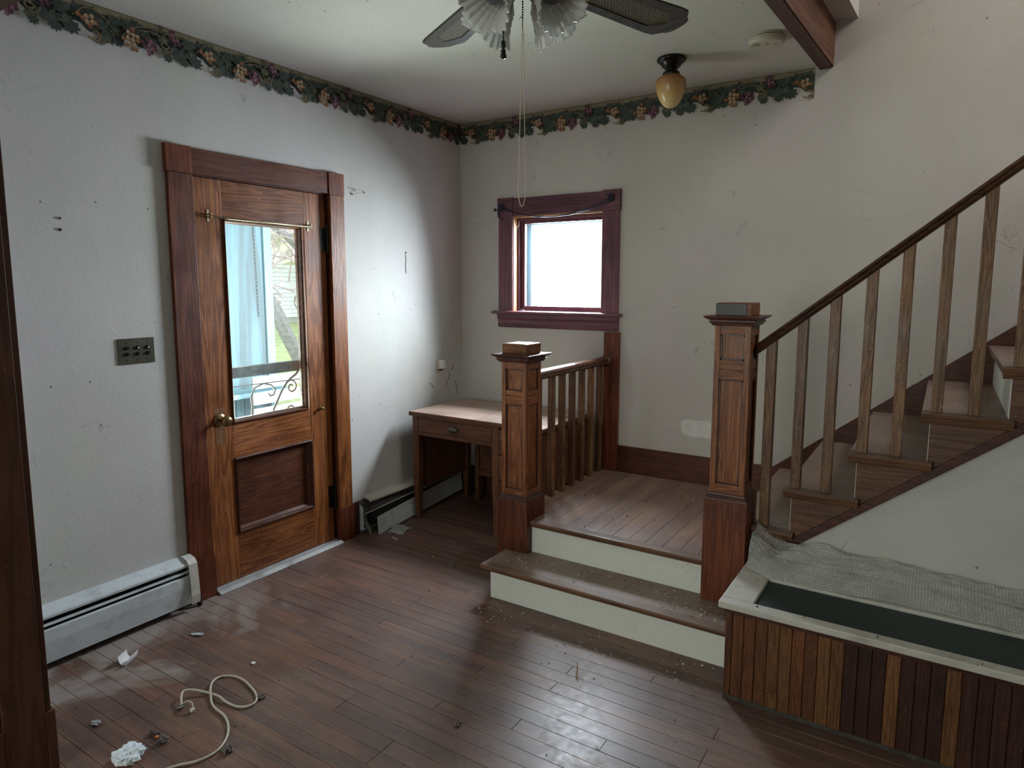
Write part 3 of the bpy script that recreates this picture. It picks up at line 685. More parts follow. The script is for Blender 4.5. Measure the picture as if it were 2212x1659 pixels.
vs = [(a, -1.001+p, rail_top(a)+q) for p, q in prof] + [(bx_, -1.001+p, rail_top(bx_)+q) for p, q in prof]; n = len(prof)
MB().add(vs, [tuple(range(n))[::-1], tuple(range(n, 2*n))] + [(i, (i+1)%n, n+(i+1)%n, n+i) for i in range(n)]).build('handrail', HRX, sc, .001)

# white wall closing the space under the flight
MB().prism([(2.30, 0), (5.4, 0), (5.4, zb_(5.4)-.012), (2.30, zb_(2.30)-.012)], 'y', -1.02, -.99).build('wall_stair', WALL)['kind'] = 'structure'

# ------------------------------------------------------------------ bench against the stair wall
bn = empty('bench', (3.0, -1.3, 0), 'long low bench with beadboard front, chipped white seat rim and dark green inset', 'bench')
ZS = .383
m = MB()
m.box(2.338, 4.6, -1.557, -1.508, ZS-.026, ZS); m.box(2.338, 2.452, -1.508, -1.262, ZS-.026, ZS); m.box(2.338, 4.6, -1.262, -1.035, ZS-.026, ZS); m.box(4.5, 4.6, -1.508, -1.262, ZS-.026, ZS)
m.build('seat_rim', WHITEP, bn, .005, seg=3)
box('seat_panel', GREENP, bn, 2.452, 4.5, -1.508, -1.262, ZS-.024, ZS-.012)
box('front_rail', DKW, bn, 2.357, 4.58, -1.537, -1.514, ZS-.046, ZS-.026)
bx = 2.360; rng = random.Random(4); idx = 0
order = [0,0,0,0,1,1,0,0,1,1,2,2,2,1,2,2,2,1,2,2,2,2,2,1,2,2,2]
pitch = [.025] + [.0412]*60
while bx < 4.5:
    w = pitch[min(idx, 50)]; x1 = bx + w
    m = MB(); g = .0022
    zt2 = ZS-.046
    m.prism([(bx+.0002, -1.514), (bx+.0002, -1.5265), (bx+g, -1.530), (x1-g, -1.530), (x1-.0002, -1.5265), (x1-.0002, -1.514)], 'z', .012, zt2)
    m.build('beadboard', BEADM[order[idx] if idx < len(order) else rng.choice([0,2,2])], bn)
    bx = x1; idx += 1
box('carcass', BLACK, bn, 2.365, 4.5, -1.513, -1.04, .0, ZS-.048)
box('foot_strip', plain('grimy_foot_strip', (.05,.042,.035), .9, nz=.4), bn, 2.358, 4.5, -1.5335, -1.513, 0, .016, .002)

# bubble wrap slumped along the back of the bench
def bubblewrap():
    me = MB(); nu, nv = 560, 92; x0, x1 = 2.352, 3.75
    from mathutils import noise as mn
    # per bubble cell bumps: two samples across a bubble
    vs = []
    for i in range(nu+1):
        u = i/nu; x = x0 + (x1-x0)*u
        for j in range(nv+1):
            v = j/nv                                   # 0 front hem, 1 top edge against the wall
            fold = mn.noise(Vector((x*3.1, v*2.0, .3)))*.55 + mn.noise(Vector((x*9, v*6, 5)))*.5 + mn.noise(Vector((x*22, v*15, 2)))*.10
            hgt = .105 + .018*sin(x*5+1) + .03*mn.noise(Vector((x*2.1, 8, 0)))
            if u < .06: hgt += .10*(1-u/.06)
            if u > .5: hgt *= 1 - .25*(u-.5)
            hem = -1.262 + .030*mn.noise(Vector((x*2.7, 1, 1))) + .02*sin(x*7)
            if u < .07: hem = hem + .055*(1-u/.07)
            y = hem + (-1.052 - hem) * (v**.9) + .012*fold
            prof = sin(min(1, v*1.25)*pi/2)
            z = ZS + .006 + hgt*(.58*prof + .10*sin(v*7 + x*2.2)*v) + .045*abs(fold)*(.3+v)
            bub = abs(sin(pi*u*nu/4)) * abs(sin(pi*v*nv/4))
            z += .005*bub; y -= .004*bub
            vs.append((x + .006*fold, min(y, -1.045), max(z, ZS+.0015)))
    fs = [(i*(nv+1)+j, (i+1)*(nv+1)+j, (i+1)*(nv+1)+j+1, i*(nv+1)+j+1) for i in range(nu) for j in range(nv)]
    me.add(vs, fs)
    m, t, b = newmat('bubble_wrap_film'); out = t.nodes['Material Output']
    b.inputs['Base Color'].default_value = (.66,.68,.64,1); b.inputs['Roughness'].default_value = .07; b.inputs['Specular IOR Level'].default_value = .9
    tr = N(t, 'ShaderNodeBsdfTransparent'); tr.inputs[0].default_value = (.93,.94,.92,1); ms = t.nodes.new('ShaderNodeMixShader')
    t.links.new(ramp(t, noise(t, coords(t, (1,1,1), False), 9, 5, .6), [(.3, .22), (.7, .52)]), ms.inputs[0])
    t.links.new(tr.outputs[0], ms.inputs[1]); t.links.new(b.outputs[0], ms.inputs[2]); t.links.new(ms.outputs[0], out.inputs[0])
    return me.build('bubble_wrap', m, None, smooth=True)
tag(bubblewrap(), 'crumpled clear bubble wrap lying along the back of the bench', 'bubble wrap')

# ------------------------------------------------------------------ desk in the corner
dk = empty('desk', (.6, -.4, 0), 'old wooden desk with a kneehole and dusty, glare-pale top in the corner behind the newel', 'desk')
dz = .712; fy = -.690; by = -.095; dl = .085; drx = 1.095
tp = MB(); tp.box(dl, drx, fy, by, dz-.026, dz); tp.build('desk_top', DESKX, dk, .003)
box('top_sheet', DTOP, dk, dl+.006, .60, fy+.006, by-.004, dz, dz+.0015); box('top_sheet', DTOP, dk, .6015, drx-.006, fy+.006, by-.004, dz, dz+.0012)
def leg(x, y, w=.046):
    MB().add([(x-w*.36,y-w*.36,0),(x+w*.36,y-w*.36,0),(x+w*.36,y+w*.36,0),(x-w*.36,y+w*.36,0),(x-w/2,y-w/2,.30),(x+w/2,y-w/2,.30),(x+w/2,y+w/2,.30),(x-w/2,y+w/2,.30),(x-w/2,y-w/2,dz-.026),(x+w/2,y-w/2,dz-.026),(x+w/2,y+w/2,dz-.026),(x-w/2,y+w/2,dz-.026)],
             [(3,2,1,0),(8,9,10,11)]+[(i,(i+1)%4,4+(i+1)%4,4+i) for i in range(4)]+[(4+i,4+(i+1)%4,8+(i+1)%4,8+i) for i in range(4)]).build('leg', DESK, dk, .0015)
lxs = (dl+.045, .755, drx-.04)
for x in lxs: leg(x, fy+.035); leg(x, by-.03)
box('side_panel', DESK, dk, lxs[0]-.010, lxs[0]+.006, fy+.055, by-.05, .205, dz-.026)
box('side_panel', DESK, dk, lxs[1]-.008, lxs[1]+.008, fy+.055, by-.05, .16, dz-.026)
box('side_panel', DESK, dk, lxs[2]-.006, lxs[2]+.010, fy+.055, by-.05, .20, dz-.026)
box('back_panel', DESK, dk, .24, lxs[2]-.02, by-.036, by-.024, .225, dz-.026); box('back_rail', DESKX, dk, .24, lxs[2]-.02, by-.046, by-.02, .180, .228, .002); box('back_stile', DESK, dk, .215, .25, by-.05, by-.01, .0, dz-.026, .002)
box('apron', DESKX, dk, lxs[0]+.023, lxs[1]-.023, fy+.018, fy+.030, .560, dz-.026, .001)
box('front_rail', DESKX, dk, lxs[0]+.023, lxs[1]-.023, fy+.012, fy+.034, .562, .586, .002)
d1 = box('drawer', DESKX, dk, lxs[0]+.027, lxs[1]-.027, fy+.010, fy+.45, .590, .672, .002)
MB().lathe(0, 0, [(.040, 0), (.038, .010), (.030, .018), (.012, .022), (.001, .023)], 20, Matrix.Translation((.442, fy+.010, .630)) @ Matrix.Rotation(pi/2, 4, 'X') @ Matrix.Diagonal((1, .5, 1, 1))).build('handle', DBRASS, d1, smooth=True)
for k, (a, c) in enumerate(((.52, .672), (.36, .515), (.19, .355))):
    d2 = box('drawer', DESKX, dk, lxs[1]+.027, lxs[2]-.027, fy+.010, fy+.45, a, c, .002)
    box('handle', DBRASS, d2, .87, .95, fy-.004, fy+.010, (a+c)/2-.008, (a+c)/2+.008, .003)
box('bottom_rail', DESKX, dk, lxs[1]+.023, lxs[2]-.023, fy+.012, fy+.034, .16, .188, .002)

# ------------------------------------------------------------------ baseboard heaters on the door wall
def heater_prof(mb, y0, y1, pts): mb.prism(pts, 'y', y0, y1)
hl = empty('baseboard_heater', (.03, -2.6, 0), 'white enamel baseboard heater left of the door', 'heater')
y0, y1 = -3.05, -2.195
b_ = MB(); b_.prism([(.0, .03), (.004, .03), (.004, .245), (.0, .245)], 'y', y0, y1); b_.build('back_plate', HEATD, hl)
MB().prism([(.0, .250), (.012, .248), (.060, .232), (.066, .224), (.066, .214), (.063, .214), (.062, .222), (.010, .240), (.0, .242)], 'y', y0, y1).build('hood', HEATW, hl)
MB().prism([(.052, .192), (.066, .196), (.068, .186), (.054, .184)], 'y', y0, y1).build('damper', HEATW, hl)
MB().prism([(.060, .172), (.072, .168), (.074, .120), (.068, .034), (.058, .030), (.058, .034), (.065, .038), (.070, .120), (.068, .164), (.060, .168)], 'y', y0, y1).build('front_cover', HEATW, hl)
m = MB(); m.box(.006, .058, y0, y1, .06, .15); m.build('fin_element', HEATD, hl)
MB().prism([(0, .252), (.020, .255), (.060, .246), (.078, .226), (.086, .13), (.090, .075), (.086, .035), (.080, .036), (.083, .075), (.080, .13), (.071, .222), (.056, .238), (.02, .245), (0, .243)], 'y', -2.222, -2.180).build('end_cap', HEATC, hl)
MB().tube([(.03, -2.19, .10), (.035, -2.17, .07), (.05, -2.165, .04), (.055, -2.165, 0)], .012, 10).build('pipe', BLACK, hl)
hr = empty('baseboard_heater', (.03, -.6, 0), 'broken baseboard heater with hanging front cover beside the desk', 'heater')
y0, y1 = -1.075, -.06
MB().prism([(.0, .02), (.004, .02), (.004, .205), (.0, .205)], 'y', y0, y1).build('back_plate', HEATG, hr)
MB().prism([(.0, .222), (.012, .221), (.052, .212), (.060, .204), (.060, .196), (.057, .196), (.050, .206), (.010, .214), (.0, .215)], 'y', -1.030, y1).build('hood', HEATC, hr)
MB().add([(.0,-1.078,.02),(.052,-1.078,.03),(.050,-1.078,.17),(.012,-1.078,.195),(.0,-1.078,.195)], [(0,1,2,3,4)]).build('end_plate', HEATW, hr)
MB().tube([(.045, -1.06, .125), (.050, -.62, .150), (.05, -.1, .165)], .004, 6).build('damper_rod', HEATC, hr)
MB().add([(.104,-1.012,.103),(.122,-1.022,-.001),(.060,-.085,.036),(.052,-.095,.160),(.101,-1.012,.104),(.119,-1.022,0),(.057,-.085,.037),(.049,-.095,.161)],
         [(0,1,2,3),(7,6,5,4),(0,3,7,4),(1,0,4,5),(2,1,5,6),(3,2,6,7)]).build('front_cover', HEATW, hr)
m = MB(); m.box(.006, .048, -1.0, -.1, .05, .12); m.build('fin_element', HEATD, hr)
m = MB(); m.tube([(.02,-1.06,.09), (.05,-1.055,.06), (.07,-1.05,.03), (.08,-1.05,0)], .012, 8); m.tube([(.015,-1.05,.11), (.04,-1.03,.05), (.05,-1.0,.0)], .009, 8); m.build('pipe', HEATG, hr)

# ------------------------------------------------------------------ small wall fittings
sw = empty('light_switch', (0, -2.356, 1.238), 'dark bronze triple push-button switch plate left of the door', 'switch')
MB().prism([(-2.436, 1.182), (-2.436, 1.294), (-2.277, 1.294), (-2.277, 1.182)], 'x', .0, .005).build('plate', DBRASS, sw, .0015)
for k, yy in enumerate((-2.397, -2.352, -2.307)):
    for j, zz in enumerate((1.252, 1.226)):
        mt = Matrix.Translation((.005, yy, zz)) @ Matrix.Rotation(pi/2, 4, 'Y')
        q = MB().lathe(0, 0, [(.0085, 0), (.0085, .003), (.0065, .003), (.0065, .006), (.001, .0062)], 14, mt).build('push_button', BLACK, sw)
        if j == 0 and k > 0: MB().lathe(0, 0, [(.0038, .0055), (.0038, .0072), (.001, .0078)], 12, mt).build('inlay', WHITEPL, q)
    for zz in (1.275, 1.200): MB().lathe(0, 0, [(.003, 0), (.003, .0012), (.001, .0015)], 8, Matrix.Translation((.005, yy, zz)) @ Matrix.Rotation(pi/2, 4, 'Y')).build('screw', DBRASS, sw)
tb = empty('wall_box', (0, -.262, .96), 'small white plastic box on the wall above the desk', 'thermostat')
box('case', WHITEPL, tb, .004, .034, -.290, -.236, .942, 1.002, .003); box('back_plate', CREAM, tb, 0, .004, -.296, -.240, .925, 1.004, .001); box('socket', BLACK, tb, .004, .022, -.280, -.246, .932, .942)
wh = MB(); wh.tube([(.002, -1.085, 2.085), (.02, -1.06, 2.078), (.030, -1.02, 2.080), (.030, -.985, 2.070)], .0011, 5); wh.tube([(.002, -1.05, 2.052), (.02, -1.03, 2.058), (.03, -.985, 2.070)], .0011, 5)
wh.tube([(.03, -.99, 2.074), (.032, -.982, 2.062)], .004, 6); wh.tube([(.002, -1.052, 2.048), (.008, -1.050, 2.056)], .0035, 6)
tag(wh.build('wire_hook', PALEM), 'bent thin wire hook on the wall right of the door head', 'hook')

wl = bpy.data.objects['wall_left']; STR = plain('cobweb_dark', (.05,.045,.04), .9)
for pts_, r_w in (([(.165,.905),(.150,.885),(.153,.868),(.172,.845),(.205,.81)], .0016), ([(.105,.955),(.118,.93),(.122,.915)], .0020), ([(.085,.84),(.075,.80),(.068,.765),(.066,.735)], .0018), ([(.375,.855),(.350,.84),(.335,.815),(.318,.820)], .0016), ([(.60,1.72),(.593,1.69),(.60,1.66),(.597,1.60)], .0014), ([(.597,1.735),(.594,1.728)], .005), ([(2.62,1.79),(2.618,1.782)], .005), ([(2.625,1.745),(2.618,1.738)], .005)):
    MB().tube([(.0015, -a_, c_) for a_, c_ in pts_], r_w, 5).build('cobweb_strand', STR, wl)
# ------------------------------------------------------------------ smoke detector, acorn lamp
sm = empty('smoke_detector', (2.20, -.600, H), 'round cream smoke detector on the ceiling beside the stairwell edge', 'smoke detector')
MB().lathe(2.20, -.600, [(.074, H), (.076, H-.006), (.076, H-.008)], 40).build('base', CREAM, sm, smooth=False)
MB().lathe(2.20, -.600, [(.073, H-.010), (.079, H-.012), (.079, H-.028), (.072, H-.037), (.060, H-.040), (.0, H-.040)], 40).build('cover', CREAM, sm, smooth=False)
for r in (.038, .050, .062):
    b_ = MB(); pts = [(2.20 + r*cos(a_), -.600 + r*sin(a_), H-.0405) for a_ in [3.4 + k*.09 for k in range(10)]]; b_.tube(pts, .0013, 5); b_.build('vent_slot', BLACK, sm)
b_ = MB(); b_.lathe(2.205, -.615, [(.009, H-.040), (.009, H-.042), (.001, H-.042)], 14); b_.build('test_button', plain('detector_button', (.35,.30,.24), .5), sm)
MB().box(2.235, 2.247, -.606, -.602, H-.0415, H-.040).build('indicator', BLACK, sm)
lx, ly = 1.735, -.548
al = empty('ceiling_lamp', (lx, ly, H), 'small ceiling lamp with amber acorn glass shade on a black mount', 'lamp')
DKB = plain('dark_bronze_gloss', (.014,.012,.010), .22, metal=.5)
MB().lathe(lx, ly, [(.0, H), (.066, H), (.072, H-.006), (.072, H-.014), (.064, H-.020), (.056, H-.022), (.052, H-.030), (.044, H-.042), (.030, H-.054), (.024, H-.058), (.028, H-.062), (.040, H-.068), (.043, H-.076), (.043, H-.084), (.0, H-.084)], 36, cap=False).build('mount', DKB, al, smooth=True)
m, t, b = newmat('amber_acorn_glass'); zc = coords(t, (1,1,1), False)
sxz = t.nodes.new('ShaderNodeSeparateXYZ'); t.links.new(zc, sxz.inputs[0]); nn = noise(t, zc, 14, 4, .6)
aa = N(t, 'ShaderNodeMath', operation='MULTIPLY_ADD', i_1=.05); t.links.new(nn, aa.inputs[0]); t.links.new(sxz.outputs['Z'], aa.inputs[2])
mr = N(t, 'ShaderNodeMapRange', i_1=2.43, i_2=2.60, i_3=0., i_4=1.); t.links.new(aa.outputs[0], mr.inputs[0])
t.links.new(ramp(t, mr.outputs[0], [(0, (.66,.50,.24)), (.45, (.50,.31,.12)), (.8, (.32,.15,.06))]), b.inputs['Base Color']); b.inputs['Roughness'].default_value = .25; b.inputs['Subsurface Weight'].default_value = .15; b.inputs['Subsurface Radius'].default_value = (.02,.015,.008)
z = H-.082
MB().lathe(lx, ly, [(.042, z), (.055, z-.008), (.070, z-.020), (.0745, z-.030), (.0735, z-.060), (.068, z-.085), (.058, z-.110), (.046, z-.132), (.032, z-.148), (.016, z-.156), (.002, z-.158)], 40, cap=False).build('shade', m, al, smooth=True)

# ------------------------------------------------------------------ ceiling fan
hx, hy = 2.03, -2.42; fz = 2.300
fn = empty('ceiling_fan', (hx, hy, H), 'ceiling fan with cane-inset wood blades and four ruffled glass shades', 'ceiling fan')
DBR = plain('fan_antique_brass', (.13,.075,.035), .3, metal=.8)
MB().lathe(hx, hy, [(.0, H), (.075, H), (.070, H-.035), (.022, H-.06), (.018, H-.12), (.05, H-.13), (.115, H-.15), (.130, H-.19), (.130, H-.27), (.115, H-.31), (.06, H-.335), (.06, H-.355), (.0, H-.355)], 36, cap=False).build('motor_housing', DBR, fn, smooth=True)
def blade(ang, pitch=-.16):
    m_ = Matrix.Translation((hx, hy, fz)) @ Matrix.Rotation(ang, 4, 'Z') @ Matrix.Rotation(pitch, 4, 'X')
    L0, L1, w0, w1 = .17, .600, .054, .073
    out = [(L0, -w0), (L1-.075, -w1), (L1-.045, -w1*.97), (L1-.020, -w1*.62), (L1-.008, -w1*.55), (L1, -w1*.30), (L1+.002, 0), (L1, w1*.30), (L1-.008, w1*.55), (L1-.020, w1*.62), (L1-.045, w1*.97), (L1-.075, w1), (L0, w0)]
    inn = [(L0+.055, -w0*.58), (L1-.10, -w1*.58), (L1-.055, 0), (L1-.10, w1*.58), (L0+.055, w0*.58), (L0+.035, 0)]
    # bridge: frame as ring between outline and inner hexagon, built with sampled radial pairs
    def ringpt(poly, a_, c=((L0+L1)/2, 0)):
        dx, dy = cos(a_), sin(a_); best = 0
        for i in range(len(poly)):
            p, q = poly[i], poly[(i+1) % len(poly)]; ex, ey = q[0]-p[0], q[1]-p[1]; den = dx*ey - dy*ex
            if abs(den) < 1e-9: continue
            px, py = p[0]-c[0], p[1]-c[1]; tt = (px*ey - py*ex)/den; uu = (px*dy - py*dx)/den
            if tt > 0 and -1e-6 <= uu <= 1+1e-6: best = max(best, tt)
        return (c[0]+dx*best, c[1]+dy*best)
    angs = sorted(set([math.atan2(p[1], p[0]-(L0+L1)/2) for p in out+inn]))
    O_ = [ringpt(out, a_) for a_ in angs]; I_ = [ringpt(inn, a_) for a_ in angs]; n = len(angs); t_ = .0035
    vs = [tuple(m_ @ Vector((p[0], p[1], s))) for s in (-t_, t_) for p in O_] + [tuple(m_ @ Vector((p[0], p[1], s))) for s in (-t_, t_) for p in I_]
    fs = []
    for i in range(n):
        j = (i+1) % n; fs += [(i, j, 2*n+j, 2*n+i)[::-1], (n+i, n+j, 3*n+j, 3*n+i), (i, j, n+j, n+i), (2*n+i, 3*n+i, 3*n+j, 2*n+j)]
    bl = MB().add(vs, fs).build('blade', FANW, fn)
    bk = MB().add([tuple(m_ @ Vector((p[0], p[1], .0012))) for p in inn], [tuple(range(len(inn)))]).build('cane_backing', CANEB, bl)
    web = MB()
    def inside(x, y): 
        if x < L0+.035 or x > L1-.055: return False
        w = w0 + (w1-w0)*(x-L0)/(L1-L0)
        lim = w*.58
        if x > L1-.10: lim = w1*.58*(L1-.055-x)/.045
        if x < L0+.055: lim = w0*.58*(x-L0-.035)/.02
        return abs(y) < lim
    s = .0085
    for fam in range(4):
        for k in range(-60, 61):
            c0 = k*s; seg = []
            for q in range(-5, 120):
                if fam == 0: x_, y_ = L0 + q*.004, c0
                elif fam == 1:
                    x_, y_ = L0 + .03 + c0 + .0, -.06 + q*.002
                    if q > 60: break
                elif fam == 2: x_, y_ = L0 + q*.004, -.3 + c0*1.4 + q*.004
                else: x_, y_ = L0 + q*.004, .3 + c0*1.4 - q*.004
                if inside(x_, y_): seg.append((x_, y_))
                elif len(seg) > 1: break
            if len(seg) > 1:
                a_, b2 = Vector((*seg[0], 0)), Vector((*seg[-1], 0)); d_ = (b2-a_).normalized(); nrm = Vector((-d_.y, d_.x, 0))*.0011; zz = Vector((0, 0, -.0012 - .0004*fam))
                web.add([tuple(m_ @ (a_-nrm+zz)), tuple(m_ @ (a_+nrm+zz)), tuple(m_ @ (b2+nrm+zz)), tuple(m_ @ (b2-nrm+zz))], [(0,1,2,3)])
    web.build('cane_webbing', CANE, bl)
    arm = MB(); arm.tube([tuple(m_ @ Vector(p)) for p in ((.09, 0, .0), (.13, 0, -.008), (.20, 0, -.008))], .009, 8); arm.add([tuple(m_ @ Vector(p)) for p in ((.16,-.035,-.006),(.24,-.02,-.006),(.24,.02,-.006),(.16,.035,-.006))], [(0,1,2,3)]); arm.build('blade_arm', DBR, bl)
for a_ in (70.2, 149.3, 219.5, 289.5, 359.5): blade(math.radians(a_))
lz = 2.287
MB().lathe(hx, hy, [(.055, lz+.035), (.060, lz+.01), (.050, lz-.02), (.030, lz-.032), (.0, lz-.034)], 28, cap=False).build('light_kit', DBR, fn, smooth=True)
m, t, b = newmat('frosted_shade_glass')
b.inputs['Base Color'].default_value = (.60,.60,.57,1); b.inputs['Roughness'].default_value = .22; b.inputs['Specular IOR Level'].default_value = .7; b.inputs['Transmission Weight'].default_value = .25
out = t.nodes['Material Output']; tl = N(t, 'ShaderNodeBsdfTranslucent'); tl.inputs[0].default_value = (.75,.75,.72,1); ms = t.nodes.new('ShaderNodeMixShader'); ms.inputs[0].default_value = .45
t.links.new(b.outputs[0], ms.inputs[1]); t.links.new(tl.outputs[0], ms.inputs[2]); t.links.new(ms.outputs[0], out.inputs[0]); b.inputs['Transmission Weight'].default_value = 0
SHG = m
BULB = plain('clear_bulb', (.10,.09,.12), .12, nz=.02, spec=.8)
fxy = Vector((-.542, .840, 0)); rxy = Vector((.840, .542, 0))
for sx_, sf in ((-1, -1), (-1, 1), (1, -1), (1, 1)):
    dirv = (rxy*sx_ + fxy*sf*.9).normalized()
    base = Vector((hx, hy, lz-.028)) + dirv*.050
    axis = (dirv*.74 + Vector((0, 0, -.67))).normalized()
    q = axis.to_track_quat('Z', 'Y').to_matrix().to_4x4(); mt = Matrix.Translation(base) @ q
    ho = MB().lathe(0, 0, [(.012, -.03), (.018, -.012), (.024, 0), (.024, .016), (.020, .018)], 20, mt).build('lamp_holder', DBR, fn, smooth=True)
    nn_, mm_ = 132, 30; vs = []
    for k in range(mm_+1):
        tt = k/mm_; r = .022 + .012*min(1, tt*5) + .018*tt + .022*tt**3; zz = .008 + .100*tt
        for i in range(nn_):
            a_ = 2*pi*i/nn_; amp = .0034*max(0, tt-.15)/.85 + .004*max(0, tt-.75)
            rr = r + amp*cos(22*a_) + .0030*abs(sin(tt*pi*7))*(1 if .2 < tt < .72 else 0)*abs(cos(11*a_)) + .004*tt**3*cos(5*a_); z_ = zz + .005*cos(5*a_)*tt**4
            vs.append(tuple(mt @ Vector((rr*cos(a_), rr*sin(a_), z_))))
    fs = [(k*nn_+i, k*nn_+(i+1) % nn_, (k+1)*nn_+(i+1) % nn_, (k+1)*nn_+i) for k in range(mm_) for i in range(nn_)]
    so = MB().add(vs, fs).build('lamp_shade', SHG, ho, smooth=True); sm_ = so.modifiers.new('thick', 'SOLIDIFY'); sm_.thickness = .0022
    MB().lathe(0, 0, [(.012, .016), (.016, .026), (.024, .045), (.026, .058), (.022, .073), (.011, .082), (.001, .084)], 20, mt, cap=False).build('bulb', BULB, ho, smooth=True)
# beaded chains, fob and long cord loop
def chain(x, y, z0, z1, name, par, r=.0024, step=.0062):
    b_ = MB(); z = z0
    while z > z1: b_.lathe(x, y, [(.0006, z), (r, z-step*.3), (r, z-step*.55), (.0006, z-step*.85)], 7); z -= step
    return b_.build(name, BLACK, par)
chain(2.030, -2.42, 2.228, 2.186, 'pull_chain', fn); ch2 = chain(1.972, -2.42, 2.235, 2.142, 'pull_chain', fn)
MB().lathe(1.972, -2.42, [(.001, 2.143), (.0055, 2.142), (.0055, 2.130), (.0040, 2.124), (.0068, 2.118), (.0060, 2.113), (.0085, 2.106), (.0075, 2.101), (.001, 2.099)], 16).build('pull_fob', BLACK, ch2, smooth=True)
n = 24; pts = [(2.030, -2.42, 2.186), (2.030, -2.421, 2.165), (2.031, -2.42, 2.150)]
L_ = [(2.030-.0018-.0095*k/14, -2.42, 2.150-.37*k/14) for k in range(15)]; R_ = [(2.031+.0018+.0060*k/14, -2.42, 2.150-.37*k/14) for k in range(15)]
arc = [(2.029 + .0112*math.cos(pi + pi*k/10), -2.42, 1.776 - .050*math.sin(pi*k/10)) for k in range(1, 10)]
cord = MB(); cord.tube(pts, .0014, 6); cord.tube(L_ + arc + R_[::-1], .0011, 6)
cord.tube([(2.030, -2.42, 2.186), (2.024, -2.42, 2.192), (2.021, -2.42, 2.186)], .0009, 5)
tag(cord.build('pull_string', STRING, None), 'long pale loop of string tied to the pull chain of the ceiling fan', 'string')

